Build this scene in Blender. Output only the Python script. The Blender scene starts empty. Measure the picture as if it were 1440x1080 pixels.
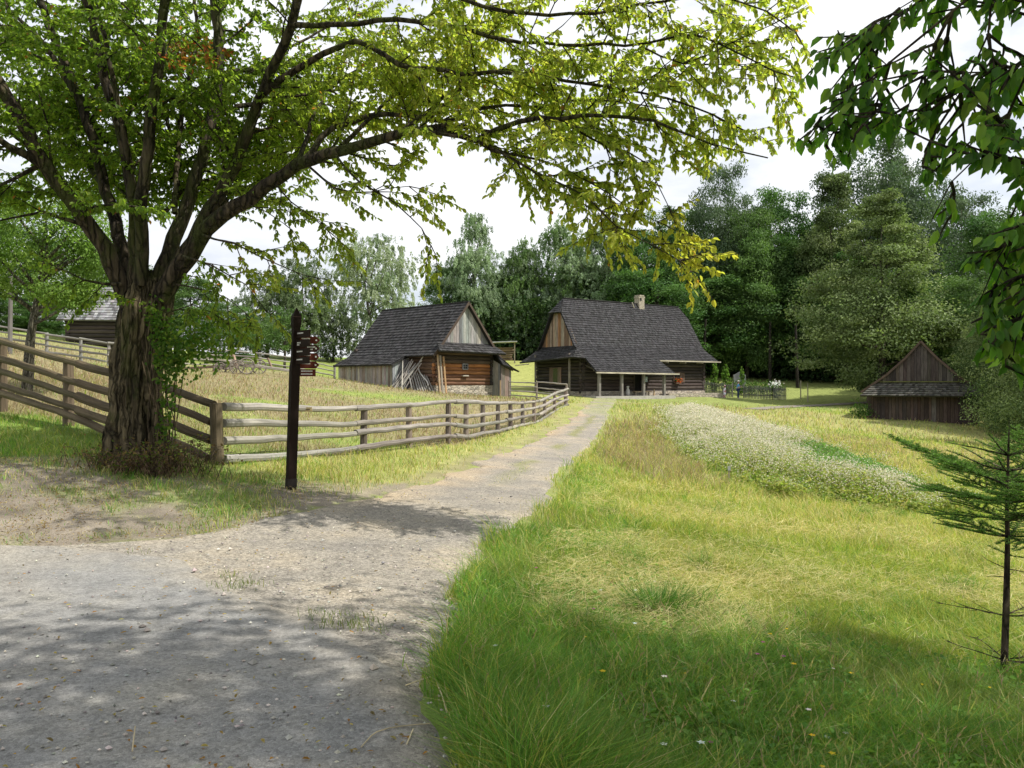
import bpy, math, random
import numpy as np
from mathutils import Vector, Matrix
rng = np.random.default_rng(11); random.seed(11)
SC = bpy.context.scene; COL = SC.collection
# ------------------------------------------------------------------ camera model used for measuring the photograph
F, CX, CY, EYE = 1120.0, 720.0, 540.0, 1.6
def P(px, py, d): return Vector(((px-CX)/F*d, d, EYE+(CY-py)/F*d))
def lin(r, g, b):
    f = lambda c: (c/255/12.92 if c/255 <= .04045 else ((c/255+.055)/1.055)**2.4)
    return (f(r), f(g), f(b))
def V3(x, y, z): return Vector((x, y, z))
ZUP = Vector((0, 0, 1))
# ------------------------------------------------------------------ terrain
CTRL = [ # photo x, photo y, metres from the camera
 (720,1080,3.3),(200,1080,3.3),(1300,1060,3.5),(640,900,5.0),(200,900,5.0),
 (410,682,11.1),(297,672,12.3),(510,641,17.5),(575,630,19.6),(630,624,22),(700,611,27),(751,597,34),(795,570,42),
 (195,626,11.5),(250,700,9.6),(0,700,9.5),(0,640,13),(0,776,7.6),(180,770,7.6),(0,583,17.5),(93,592,15.4),(195,622,13.7),(-200,560,19),
 (40,541,21),(430,740,9.2),(560,690,12.2),(700,650,17.5),(850,600,31),(835,566,55),
 (330,526,50),(254,517,53),(405,521,54),(470,541,59),(560,546,54),(617,553,53),(690,557,56),(420,502,80),(735,508,95),
 (60,500,42),(120,481,60),(-60,478,45),(40,468,62),
 (770,550,69),(818,557,64.5),(905,562,65),(988,556,72.5),(1037,561,74),(1105,559,78),(1150,545,88),(1000,580,48),(1100,601,38),(1120,628,27),
 (1215,588,51.5),(1346,595,49),(1440,625,44),(1413,965,5.2),(940,700,14.5),(1100,750,11.7),(1100,690,17),(1300,720,15.5),(1440,800,9.9),(1310,686,19.3),
 (945,585,42),(900,870,6.1),(1100,880,6.3),(700,720,10.3),(1440,690,19),
]
pts = [P(*c) for c in CTRL] + [V3(0,0,0),V3(-5,0,0),V3(4,0,-.15),V3(0,-6,0),V3(-9,3,.05),V3(9,2,-.6),V3(-20,5,1.2),V3(20,8,-1.6),
   V3(-70,60,6),V3(-60,110,5.2),V3(0,130,5.5),V3(80,130,5),V3(60,90,2.5),V3(70,45,-1.8),V3(-60,10,3),V3(60,0,-2.5),V3(-30,-40,0),V3(40,-40,-2),V3(-40,95,4.6),V3(-15,100,4.6),V3(30,110,4)]
_cx = np.array([[p.x, p.y] for p in pts]); _cz = np.array([p.z for p in pts]); _n = len(pts)
def _phi(a, b): return np.sqrt(((a[:, None, :]-b[None, :, :])**2).sum(-1)+9.0)
_A = np.zeros((_n+3, _n+3)); _A[:_n, :_n] = -_phi(_cx, _cx)+np.eye(_n)*.25
_A[:_n, _n] = 1; _A[:_n, _n+1:] = _cx; _A[_n, :_n] = 1; _A[_n+1:, :_n] = _cx.T
_w = np.linalg.solve(_A, np.concatenate([_cz, np.zeros(3)]))
def TZ(x, y):
    x = np.atleast_1d(np.asarray(x, float)).ravel(); y = np.atleast_1d(np.asarray(y, float)).ravel()
    out = np.empty(len(x))
    for i in range(0, len(x), 40000):
        q = np.stack([x[i:i+40000], y[i:i+40000]], 1)
        r = np.hypot(q[:, 0], q[:, 1]); k = np.minimum(1, 150/np.maximum(r, 1e-6)); q = q*k[:, None]
        out[i:i+40000] = -_phi(q, _cx)@_w[:_n]+_w[_n]+q@_w[_n+1:]
    return out
def tz(x, y): return float(TZ([x], [y])[0])
def G(px, d, dz=0.0):
    x = (px-CX)/F*d; return V3(x, d, tz(x, d)+dz)
def ray_ground(px, py, d0=1.5, d1=130):
    d = d0*(d1/d0)**np.linspace(0, 1, 500); x = (px-CX)/F*d; g = TZ(x, d); z = EYE+(CY-py)/F*d
    k = np.nonzero(g >= z)[0]; k = k[0] if len(k) else 499
    return x[k], d[k]
# ------------------------------------------------------------------ noise
def vnoise(x, y, s, seed=0):
    x = np.asarray(x)/s+seed*17.13; y = np.asarray(y)/s-seed*9.7
    xi = np.floor(x).astype(np.int64); yi = np.floor(y).astype(np.int64); fx = x-xi; fy = y-yi
    fx = fx*fx*(3-2*fx); fy = fy*fy*(3-2*fy)
    def h(a, b):
        n = (a*374761393+b*668265263+seed*1442695) & 0x7fffffff; n = ((n ^ (n >> 13))*1274126177) & 0x7fffffff
        return ((n ^ (n >> 16)) & 0xffff)/65535.
    return (h(xi, yi)*(1-fx)+h(xi+1, yi)*fx)*(1-fy)+(h(xi, yi+1)*(1-fx)+h(xi+1, yi+1)*fx)*fy
def fbm(x, y, s, seed=0): return .5*vnoise(x, y, s, seed)+.3*vnoise(x, y, s/2.1, seed+1)+.2*vnoise(x, y, s/4.3, seed+2)
def inpoly(x, y, poly):
    c = np.zeros(len(x), bool); j = len(poly)-1
    for i in range(len(poly)):
        xi, yi = poly[i]; xj, yj = poly[j]
        m = ((yi > y) != (yj > y)) & (x < (xj-xi)*(y-yi)/(yj-yi+1e-12)+xi); c ^= m; j = i
    return c
# ------------------------------------------------------------------ object helpers
def tag(o, label=None, cat=None, group=None, kind=None):
    if label: o['label'] = label
    if cat: o['category'] = cat
    if group: o['group'] = group
    if kind: o['kind'] = kind
    return o
def empty(name, loc, label, cat, group=None, kind=None):
    o = bpy.data.objects.new(name, None); COL.objects.link(o); o.location = loc; o.empty_display_size = .2
    return tag(o, label, cat, group, kind)
def link(name, me, parent=None, mat=None, loc=None):
    o = bpy.data.objects.new(name, me); COL.objects.link(o)
    if mat:
        for m in (mat if isinstance(mat, (list, tuple)) else [mat]): me.materials.append(m)
    if parent is not None:
        o.parent = parent; o.matrix_parent_inverse = Matrix.Translation(-Vector(parent.location))  # vertices are in world space
    if loc is not None: o.location = loc
    return o
def np_mesh(name, V, faces, C=None, S=None, smooth=False, mi=None):
    """V n x 3; faces: list of int arrays (m x k); C per-vertex colour; S per-vertex wood coordinates"""
    me = bpy.data.meshes.new(name); n = len(V)
    me.vertices.add(n); me.vertices.foreach_set('co', np.asarray(V, np.float32).ravel())
    tot = np.concatenate([np.full(len(f), f.shape[1], np.int32) for f in faces]); idx = np.concatenate([f.ravel() for f in faces]).astype(np.int32)
    me.loops.add(len(idx)); me.loops.foreach_set('vertex_index', idx)
    me.polygons.add(len(tot)); me.polygons.foreach_set('loop_start', np.concatenate([[0], np.cumsum(tot)[:-1]]).astype(np.int32))
    if mi is not None: me.polygons.foreach_set('material_index', np.asarray(mi, np.int32))
    me.polygons.foreach_set('use_smooth', np.full(len(tot), smooth))
    me.update(calc_edges=True)
    if C is not None:
        C = np.asarray(C, np.float32)
        if C.shape[1] == 3: C = np.concatenate([C, np.ones((n, 1), np.float32)], 1)
        a = me.attributes.new('Col', 'FLOAT_COLOR', 'POINT'); a.data.foreach_set('color', C.ravel())
    if S is not None:
        a = me.attributes.new('st', 'FLOAT_VECTOR', 'POINT'); a.data.foreach_set('vector', np.asarray(S, np.float32).ravel())
    return me
class MB:
    def __init__(s): s.V, s.F, s.C, s.S = [], [], [], []
    def add(s, vs, fs, col, st=None):
        b = len(s.V); s.V += [tuple(v) for v in vs]; s.F += [tuple(b+i for i in f) for f in fs]
        s.C += (col if isinstance(col, list) else [tuple(col)]*len(vs)); s.S += (st if st else [(v[0], v[1], v[2]) for v in vs])
    def bar(s, p0, p1, w, h, col, up=ZUP, taper=1.0):
        p0, p1 = Vector(p0), Vector(p1); t = p1-p0; L = t.length; t = t/L; side = t.cross(up)
        if side.length < 1e-4: side = t.cross(Vector((1, 0, 0)))
        side.normalize(); up = side.cross(t); vs = []; st = []; r = random.random()*40
        for k, (p, q) in enumerate(((p0, 1), (p1, taper))):
            for a, b in ((-1, -1), (1, -1), (1, 1), (-1, 1)):
                vs.append(p+side*(a*w/2*q)+up*(b*h/2*q)); st.append((k*L+r, a*w/2+b*h/2+r, r))
        s.add(vs, [(0, 3, 2, 1), (4, 5, 6, 7), (0, 1, 5, 4), (1, 2, 6, 5), (2, 3, 7, 6), (3, 0, 4, 7)], col, st)
    def tube(s, pp, rr, col, n=8, wob=0, flat=1.0, caps=True):
        pp = [Vector(p) for p in pp]; m = len(pp)
        if not isinstance(rr, (list, tuple)): rr = [rr]*m
        vs, st, fs = [], [], []; L = 0; r0 = random.random()*40; ref = None
        for i, p in enumerate(pp):
            t = (pp[min(i+1, m-1)]-pp[max(i-1, 0)])
            if t.length < 1e-9: t = Vector((0, 0, 1))
            t.normalize()
            if ref is None: ref = Vector((0, 0, 1)) if abs(t.z) < .8 else Vector((1, 0, 0))
            a = t.cross(ref); a.normalize(); b = a.cross(t); ref = b
            if i: L += (p-pp[i-1]).length
            for k in range(n):
                th = 2*math.pi*k/n; q = rr[i]*(1+random.uniform(-wob, wob))
                vs.append(p+a*(q*math.cos(th))+b*(q*math.sin(th)*flat)); st.append((L+r0, th*rr[i]+r0, r0))
        for i in range(m-1):
            for k in range(n):
                k2 = (k+1) % n; fs.append((i*n+k, i*n+k2, i*n+n+k2, i*n+n+k))
        if caps: fs.append(tuple(range(n-1, -1, -1))); fs.append(tuple((m-1)*n+k for k in range(n)))
        s.add(vs, fs, col, st)
    def quad(s, a, b, c, d, col): s.add([a, b, c, d], [(0, 1, 2, 3)], col)
    def build(s, name, mat, parent=None, smooth=False):
        me = bpy.data.meshes.new(name); me.from_pydata(s.V, [], s.F)
        a = me.attributes.new('Col', 'FLOAT_COLOR', 'POINT'); c = np.ones((len(s.V), 4), np.float32); c[:, :3] = np.array(s.C, np.float32)[:, :3]; a.data.foreach_set('color', c.ravel())
        a = me.attributes.new('st', 'FLOAT_VECTOR', 'POINT'); a.data.foreach_set('vector', np.array(s.S, np.float32).ravel())
        if smooth: me.polygons.foreach_set('use_smooth', [True]*len(me.polygons))
        me.update(); return link(name, me, parent, mat)
def jit(c, v=.15, h=.03):
    k = 1+random.uniform(-v, v); return tuple(max(.002, x*k*(1+random.uniform(-h, h))) for x in c)
def crom(pp, step):
    """smooth polyline through pp (lists of equal-length tuples), resampled"""
    pp = [np.array(p, float) for p in pp]; pp = [2*pp[0]-pp[1]]+pp+[2*pp[-1]-pp[-2]]; out = []
    for i in range(1, len(pp)-2):
        a, b, c, d = pp[i-1:i+3]; n = max(1, int(np.linalg.norm((c-b)[:3])/step))
        for k in range(n):
            t = k/n; out.append(.5*((2*b)+(c-a)*t+(2*a-5*b+4*c-d)*t*t+(3*b-a-3*c+d)*t**3))
    out.append(pp[-2]); return out
# ------------------------------------------------------------------ materials
def newmat(name):
    m = bpy.data.materials.new(name); m.use_nodes = True; nt = m.node_tree
    bs = nt.nodes['Principled BSDF']; return m, nt, bs, nt.nodes['Material Output']
def N(nt, typ, **kw):
    n = nt.nodes.new(typ)
    for k, v in kw.items(): setattr(n, k, v)
    return n
def ramp(nt, src, lo, hi, p0=.3, p1=.7):
    r = N(nt, 'ShaderNodeMapRange'); nt.links.new(src, r.inputs[0])
    for i, v in enumerate((p0, p1, lo, hi)): r.inputs[i+1].default_value = v
    return r.outputs[0]
def mulcol(nt, col, fac):
    m = N(nt, 'ShaderNodeVectorMath', operation='SCALE'); nt.links.new(col, m.inputs[0]); nt.links.new(fac, m.inputs['Scale']); return m.outputs[0]
def noise(nt, vec, scale, detail=4, rough=.6):
    n = N(nt, 'ShaderNodeTexNoise'); n.inputs['Scale'].default_value = scale; n.inputs['Detail'].default_value = detail; n.inputs['Roughness'].default_value = rough
    if vec is not None: nt.links.new(vec, n.inputs['Vector'])
    return n.outputs['Fac']
def mathn(nt, op, a, b):
    m = N(nt, 'ShaderNodeMath', operation=op)
    for i, q in enumerate((a, b)):
        if isinstance(q, (int, float)): m.inputs[i].default_value = q
        else: nt.links.new(q, m.inputs[i])
    return m.outputs[0]
def bump(nt, bs, h, strength=.5, dist=.02):
    b = N(nt, 'ShaderNodeBump'); b.inputs['Strength'].default_value = strength; b.inputs['Distance'].default_value = dist
    nt.links.new(h, b.inputs['Height']); nt.links.new(b.outputs[0], bs.inputs['Normal'])
def attr(nt, name='Col', vec=False):
    a = N(nt, 'ShaderNodeAttribute', attribute_name=name); return a.outputs['Vector' if vec else 'Color']
def mapping(nt, vec, sc):
    m = N(nt, 'ShaderNodeMapping'); m.inputs['Scale'].default_value = sc; nt.links.new(vec, m.inputs[0]); return m.outputs[0]
def wood_mat(name, grain=(2, 26, 1), lo=.55, hi=1.35, rough=.85, bs_=.5, stain=None):
    m, nt, bs, o = newmat(name); st = attr(nt, 'st', True)
    g = noise(nt, mapping(nt, st, grain), 1.0, 5, .65); b = noise(nt, mapping(nt, st, (.8, 1.6, 1)), 1.0, 3)
    f = mathn(nt, 'MULTIPLY', ramp(nt, g, lo, hi), ramp(nt, b, .75, 1.25))
    nt.links.new(mulcol(nt, attr(nt), f), bs.inputs['Base Color']); bs.inputs['Roughness'].default_value = rough; bs.inputs['Specular IOR Level'].default_value = .25
    bump(nt, bs, g, bs_, .012); return m
def plain_mat(name, scale=6, lo=.75, hi=1.2, rough=.8, bst=.25, dist=.02, spec=.3):
    m, nt, bs, o = newmat(name); tc = N(nt, 'ShaderNodeTexCoord').outputs['Object']
    g = noise(nt, tc, scale, 6, .6)
    nt.links.new(mulcol(nt, attr(nt), ramp(nt, g, lo, hi)), bs.inputs['Base Color']); bs.inputs['Roughness'].default_value = rough; bs.inputs['Specular IOR Level'].default_value = spec
    bump(nt, bs, g, bst, dist); return m
def leaf_mat(name, trans=.4, tint=(1.0, 1.25, .45), rough=.5, spec=.3):
    m, nt, bs, o = newmat(name); c = attr(nt)
    nt.links.new(c, bs.inputs['Base Color']); bs.inputs['Roughness'].default_value = rough; bs.inputs['Specular IOR Level'].default_value = spec
    tr = N(nt, 'ShaderNodeBsdfTranslucent'); vm = N(nt, 'ShaderNodeVectorMath', operation='MULTIPLY'); vm.inputs[1].default_value = tint
    nt.links.new(c, vm.inputs[0]); nt.links.new(vm.outputs[0], tr.inputs['Color'])
    mx = N(nt, 'ShaderNodeMixShader'); mx.inputs[0].default_value = trans
    nt.links.new(bs.outputs[0], mx.inputs[1]); nt.links.new(tr.outputs[0], mx.inputs[2]); nt.links.new(mx.outputs[0], o.inputs['Surface']); return m
def stone_mat(name, scale=3.0, cols=((.36, .31, .24), (.2, .18, .15), (.45, .4, .33))):
    m, nt, bs, o = newmat(name); tc = N(nt, 'ShaderNodeTexCoord').outputs['Object']; mp = mapping(nt, tc, (1, 1, 2.2))
    v = N(nt, 'ShaderNodeTexVoronoi'); v.inputs['Scale'].default_value = scale; nt.links.new(mp, v.inputs['Vector'])
    e = N(nt, 'ShaderNodeTexVoronoi', feature='DISTANCE_TO_EDGE'); e.inputs['Scale'].default_value = scale; nt.links.new(mp, e.inputs['Vector'])
    sp = N(nt, 'ShaderNodeSeparateColor'); nt.links.new(v.outputs['Color'], sp.inputs[0])
    cr = N(nt, 'ShaderNodeValToRGB'); els = cr.color_ramp.elements; els[0].color = (*cols[0], 1); els[1].color = (*cols[1], 1); n3 = els.new(.5); n3.color = (*cols[2], 1)
    nt.links.new(sp.outputs[0], cr.inputs[0])
    f = mathn(nt, 'MULTIPLY', ramp(nt, e.outputs['Distance'], .3, 1.0, 0, .06), ramp(nt, noise(nt, tc, 14), .7, 1.25))
    nt.links.new(mulcol(nt, cr.outputs[0], f), bs.inputs['Base Color']); bs.inputs['Roughness'].default_value = .9
    bump(nt, bs, ramp(nt, e.outputs['Distance'], 0, 1, 0, .1), .8, .04); return m
M_WOOD = wood_mat('weathered_wood'); M_LOG = wood_mat('log_wood', (1.2, 14, 1), .45, 1.4); M_RAIL = wood_mat('rail_wood', (1.5, 30, 1), .6, 1.3)
M_SHINGLE = wood_mat('shingle_wood', (30, 2, 1), .75, 1.2, .8, .3); M_STONE = stone_mat('rubble_stone'); M_PLAIN = plain_mat('matte'); M_PAINT = plain_mat('stained_paint', 20, .85, 1.15, .7, .15, .005, .12)
M_LEAF = leaf_mat('hornbeam_leaf', .7, (1.55, 1.6, .8)); M_DARKLEAF = leaf_mat('near_leaf', .5, (1.5, 1.9, .4), .5, .3); M_BGLEAF = leaf_mat('tree_leaf', .32, (1.05, 1.2, .6), .6, .2); M_GRASS = leaf_mat('grass_blade', .45, (1.25, 1.25, .75), .55, .25)
M_NEEDLE = leaf_mat('fir_needle', .2, (1.1, 1.3, .4), .6, .12); M_FLOWER = leaf_mat('flower_petal', .3, (1, 1, .95), .8, .1)
def bark_mat(name, moss=.5, sc=1.0):
    m, nt, bs, o = newmat(name); tc = N(nt, 'ShaderNodeTexCoord').outputs['Object']
    g = noise(nt, mapping(nt, tc, (13*sc, 13*sc, 1.7*sc)), 1, 7, .7); b = noise(nt, mapping(nt, tc, (2.2*sc, 2.2*sc, .8*sc)), 1, 4)
    ve = N(nt, 'ShaderNodeTexVoronoi', feature='DISTANCE_TO_EDGE'); ve.inputs['Scale'].default_value = 1; wv = N(nt, 'ShaderNodeVectorMath', operation='ADD'); nt.links.new(mapping(nt, tc, (9*sc, 9*sc, 1.5*sc)), wv.inputs[0]); wn = N(nt, 'ShaderNodeTexNoise'); wn.inputs['Scale'].default_value = 5; nt.links.new(tc, wn.inputs['Vector']); nt.links.new(wn.outputs['Color'], wv.inputs[1]); nt.links.new(wv.outputs[0], ve.inputs['Vector']); ck = ramp(nt, ve.outputs['Distance'], .3, 1.1, .0, .16)
    c = mulcol(nt, attr(nt), mathn(nt, 'MULTIPLY', mathn(nt, 'MULTIPLY', ramp(nt, g, .2, 1.7, .32, .68), ck), ramp(nt, b, .6, 1.5)))
    mx = N(nt, 'ShaderNodeMix', data_type='RGBA'); mx.inputs['B'].default_value = (.045, .055, .012, 1); nt.links.new(c, mx.inputs['A'])
    mo = ramp(nt, noise(nt, mapping(nt, tc, (1.7, 1.7, .9)), 1.3, 5, .7), 0, moss, .48, .62); nt.links.new(mo, mx.inputs['Factor'])
    nt.links.new(mx.outputs['Result'], bs.inputs['Base Color']); bs.inputs['Roughness'].default_value = .9; bs.inputs['Specular IOR Level'].default_value = .2
    bump(nt, bs, mathn(nt, 'ADD', mathn(nt, 'MULTIPLY', g, .6), mathn(nt, 'MULTIPLY', ck, .8)), 1.0, .05); return m
M_BARK = bark_mat('mossy_bark', .8); M_BARK2 = bark_mat('grey_bark', .2, 1.6)
def glass_mat():
    m, nt, bs, o = newmat('window_glass'); bs.inputs['Base Color'].default_value = (.015, .017, .02, 1); bs.inputs['Roughness'].default_value = .08
    tc = N(nt, 'ShaderNodeTexCoord').outputs['Object']; bump(nt, bs, noise(nt, tc, 3), .1, .01); return m
M_GLASS = glass_mat()
# ------------------------------------------------------------------ leaves and blades in bulk
T_DIA = (np.array([(0, 0, 0), (.42, .5, .2), (1, 0, -.1), (.42, -.5, .2)]), [np.array([(0, 2, 1)]), np.array([(0, 3, 2)])])
T_LEAF = (np.array([(0, 0, 0), (.25, .4, .17), (.62, .42, .14), (1, 0, -.25), (.62, -.42, .14), (.25, -.4, .17)]), [np.array([(0, 3, 2, 1), (0, 5, 4, 3)])])
def nrm(a): return a/np.maximum(np.linalg.norm(a, axis=1, keepdims=True), 1e-9)
def leaves(C, A, Nn, L, W, col, tm=T_DIA):
    """centres/bases C, axis A, normal Nn, length L, width W, colour col -> (V, faces, colours)"""
    t, fs = tm; n = len(C); k = len(t); A = nrm(A); B = nrm(np.cross(Nn, A)); Q = np.cross(A, B)
    L = np.broadcast_to(L, (n,)); W = np.broadcast_to(W, (n,))
    V = C[:, None, :]+A[:, None, :]*(t[None, :, 0, None]*L[:, None, None])+B[:, None, :]*(t[None, :, 1, None]*W[:, None, None])+Q[:, None, :]*(t[None, :, 2, None]*W[:, None, None])
    off = (np.arange(n)*k)[:, None, None]; faces = [(f[None]+off).reshape(-1, f.shape[1]) for f in fs]
    return V.reshape(-1, 3), faces, np.repeat(col, k, 0)
def blades(C, lean, H, W, col, tipcol=None):
    """bent grass blades: 5 vertices each; lean n x 2 horizontal offset of the tip"""
    n = len(C); th = rng.uniform(0, 2*np.pi, n); s = np.stack([np.cos(th), np.sin(th), 0*th], 1)*(W/2)[:, None]
    l3 = np.concatenate([lean, np.zeros((n, 1))], 1); up = np.zeros((n, 3)); up[:, 2] = 1
    m = C+up*(H*.62)[:, None]+l3*.3; tip = C+up*H[:, None]+l3
    V = np.stack([C-s, C+s, m-s*.75, m+s*.75, tip], 1).reshape(-1, 3); o = (np.arange(n)*5)[:, None]
    c = np.repeat(col, 5, 0)
    if tipcol is not None: c.reshape(n, 5, 3)[:, 4] = tipcol
    return V, [o+np.array([[0, 1, 3, 2]]), o+np.array([[2, 3, 4]])], c
def cat(parts):
    Vs, Fs3, Fs4, Cs = [], [], [], []; b = 0
    for V, fs, c in parts:
        Vs.append(V); Cs.append(c)
        for f in fs: (Fs3 if f.shape[1] == 3 else Fs4).append(f+b)
        b += len(V)
    faces = []
    if Fs4: faces.append(np.concatenate(Fs4))
    if Fs3: faces.append(np.concatenate(Fs3))
    return np.concatenate(Vs), faces, np.concatenate(Cs)
def vcol(base, n, v=.2, h=.08):
    base = np.atleast_2d(np.array(base)); b = base[rng.integers(0, len(base), n)]
    return np.clip(b*rng.uniform(1-v, 1+v, (n, 1))*rng.uniform(1-h, 1+h, (n, 3)), .002, 1)
def runit(n):
    a = rng.normal(size=(n, 3)); return nrm(a)
# ================================================================== GROUND
def px_curve(ppx):
    w = [ray_ground(x, y) for x, y in ppx]; w = sorted(w, key=lambda q: q[1]); return np.array([q[0] for q in w]), np.array([q[1] for q in w])
RX, RD = px_curve([(640,1079),(625,960),(630,880),(645,840),(685,770),(765,715),(775,680),(800,655),(835,622),(850,600),(857,580)])
LX, LD = px_curve([(300,745),(430,715),(560,690),(640,665),(700,640),(770,610),(800,588),(820,575)])
RX = np.concatenate([[.9, .2], RX, [8.3]]); RD = np.concatenate([[-8, 1.5], RD, [63]])
LX = np.concatenate([[-14, -14, -9, -4.6, -3.6], LX, [6.4]]); LD = np.concatenate([[-8, 6.6, 7.2, 7.6, 8.0], np.maximum(LD, 8.3), [63]])
def path_lr(d): return np.interp(d, LD, LX), np.interp(d, RD, RX)
def path_in(x, y, grow=0.0):
    l, r = path_lr(y); w = (vnoise(x, y, .7, 3)-.5)*.5*np.clip(y/9, .5, 1)
    return np.minimum(x-(l-grow)+w, (r+grow)-x+w)*np.where(y < 63, 1, -1)   # metres inside (>0)
def gpoly(p): return [ray_ground(*q) for q in p]
FENCE_PX = [(305,12.3),(510,17.5),(575,19.6),(630,22),(655,23.5),(679,25.2),(700,27),(718,29),(735,31.5),(751,34),(766,36.5),(780,39.2),(795,42)]
FW = [((p-CX)/F*d, d) for p, d in FENCE_PX]
LEFT_PX = [(-300,26),(-62,19.2),(0,17.5),(93,15.4),(195,13.7),(305,12.3)]
LFW = [((p-CX)/F*d, d) for p, d in LEFT_PX]
PASTURE = LFW+FW[1:]+[(3.2,46),(1,57),(-2,75),(-30,110),(-90,110),(-70,40)]
BUCK = gpoly([(936,584),(955,576),(1010,588),(1120,624),(1200,650),(1300,684),(1322,708),(1300,722),(1200,716),(1100,694),(1010,672),(965,645),(942,615)])
BUCKG = gpoly([(1110,648),(1180,640),(1270,668),(1296,690),(1240,692),(1150,676)])
BROWNS = gpoly([(866,592),(935,590),(940,625),(965,652),(1000,676),(940,684),(880,660),(858,640)])
BANK = [(.2,1.5)]+[ray_ground(*q) for q in [(640,1079),(625,960),(630,880),(645,840),(685,770),(765,715),(775,680),(800,655),(845,650),(862,700),(905,760),(945,830),(1010,880),(1080,905),(1200,925),(1300,950),(1440,965),(1560,985)]]+[(6,2.5),(6,1)]
C_GREEN = np.array([(.13,.28,.038),(.11,.24,.034),(.17,.32,.05)]); C_LIME = np.array([(.33,.38,.065),(.26,.335,.055),(.39,.41,.09)])
C_STRAW = np.array([(.50,.44,.19),(.60,.53,.27),(.43,.41,.16)]); C_BROWN = np.array([(.29,.23,.145),(.35,.275,.18),(.24,.19,.11)]); C_DIRT = np.array([(.215,.172,.13)])
FOOT = [(17.2, 57.), (21.0, 62.), (25.5, 67.), (30.0, 71.), (34.0, 73.)]
def ground_mix(x, y):
    """weights of (green, lime, straw, brown, dirt), blade height, blade density"""
    n = len(x); n1 = fbm(x, y, 3.5, 5); n2 = fbm(x, y, 1.3, 9); jx = x+(n2-.5)*1.2; jy = y+(n1-.5)*(1+.05*y)
    w = np.zeros((n, 5)); H = np.full(n, .12); D = np.full(n, 1.0)
    w[:, 0] = .5; w[:, 1] = .6; w[:, 2] = .35+np.clip(n1-.45, 0, 1)*1.5            # default: mown meadow
    past = inpoly(jx, jy, PASTURE)
    br = np.clip((fbm(x, y, 9, 21)-.30)*6, 0, 1)*np.clip((y-13)/5, 0, 1)*np.clip((60-y)/10, 0, 1)
    w[past] = np.stack([.6-.38*br, .5-.3*br, .15-.1*br, .25+2.0*br, 0*br], 1)[past]; H[past] = (.085+.075*br)[past]
    lush = past & (y < 16); w[lush, 0] += .7
    far = (y > 52) & (x > 0); w[far] = (.65, .3, .3, .35, 0); H[far] = .15
    mead = ~past & (x > np.interp(y, RD, RX)) & (y < 60)
    k = np.clip((n1-.5)*6, -1, 1)
    m = mead; w[m] = np.stack([.40-.15*k, 1.0-.2*k, .40+.34*k, 0*k, 0*k], 1)[m]; H[m] = (.11+.08*n2)[m]
    dry = mead & (y > 19); kk = np.clip((y-19)/9, 0, 1)*np.clip((fbm(x, y, 6, 31)-.3)*4, 0, 1); w[dry, 3] += (1.0*kk)[dry]; w[dry, 2] += (.3*kk)[dry]; H[dry] = .2
    b = inpoly(jx+rng.normal(0, .35, n), jy+rng.normal(0, .9, n), BROWNS); w[b] = (.2, .3, .3, 1.0, 0); H[b] = .27
    bk = inpoly(x, y, BUCK); w[bk] = (.8, .6, .1, 0, 0); H[bk] = .3
    bn = inpoly(x+(n2-.5)*.9, y+(n1-.5)*.8, BANK); near = np.clip((11-y)/5, 0, 1)
    w[bn] = np.stack([.7+1.3*near, .62-.12*near, .22-.15*near, .02+0*near, 0*near], 1)[bn]; H[bn] = ((.10+.05*near+.08*(n2-.4))+.11*np.clip(1-(x-np.interp(y, RD, RX))/.8, 0, 1)*(.4+1.2*n2))[bn]
    # verge between the path and the rail fence
    vg = ~past & (x < np.interp(y, LD, LX)) & (y > 7.4); edge = np.clip(1-(np.interp(y, LD, LX)-x)/1.1, 0, 1)
    w[vg] = np.stack([.25+0*edge, .55-.3*edge, .55+.2*edge, .1+0*edge, .9*edge*edge], 1)[vg]; H[vg] = (.13-.08*edge)[vg]; D[vg] = (1-.75*edge)[vg]
    # bare dry bank round the big tree
    md = vg & (x < -2.4) & (y < 12.3); q = np.clip((fbm(x, y, 1.1, 41)-.36)*5, 0, 1); yy = np.clip((y-8)/3, 0, 1)
    w[md] = np.stack([.35+.8*(1-q), .2*(1-q)+.05, .14+.3*yy, .12+.1*yy, 1.5*(1.25-.5*yy)*(.3+.7*q)], 1)[md]; H[md] = (.045+.06*(1-q))[md]; D[md] = ((.12+1.0*(1-q)**1.5)*(.6+.4*yy)+.4*yy*yy)[md]
    gl = vg & (x < -5.6) & (y > 11.8); w[gl] = (1.0, .4, .12, .05, .05); H[gl] = .12; D[gl] = 1
    fd = np.full(n, 9.)
    for i in range(len(FOOT)-1):
        a_, b_ = np.array(FOOT[i]), np.array(FOOT[i+1]); ab = b_-a_; t_ = np.clip(((x-a_[0])*ab[0]+(y-a_[1])*ab[1])/(ab@ab), 0, 1); fd = np.minimum(fd, np.hypot(x-a_[0]-t_*ab[0], y-a_[1]-t_*ab[1]))
    D[fd < .55] = 0
    p = path_in(x, y); ed = np.clip(1-np.abs(p+.1)/.35, 0, 1)*(y < 62); w[:, 4] += ed*1.2; D *= 1-.75*ed*np.where(x > np.interp(y, RD, RX)-.3, .45, 1)
    w = np.clip(w, 0, 9); return w/w.sum(1, keepdims=True), H, D, p
def mixcol(w): return w@np.stack([C_GREEN.mean(0)*.8, C_LIME.mean(0)*.75, C_STRAW.mean(0)*.75, C_BROWN.mean(0)*.8, C_DIRT[0]])
rad = np.concatenate([[.0], .35*1.028**np.arange(275)]); rad = rad[rad < 640]; NA = 420
ang = np.linspace(0, 2*np.pi, NA, endpoint=False); RR, AA = np.meshgrid(rad[1:], ang, indexing='ij')
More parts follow.
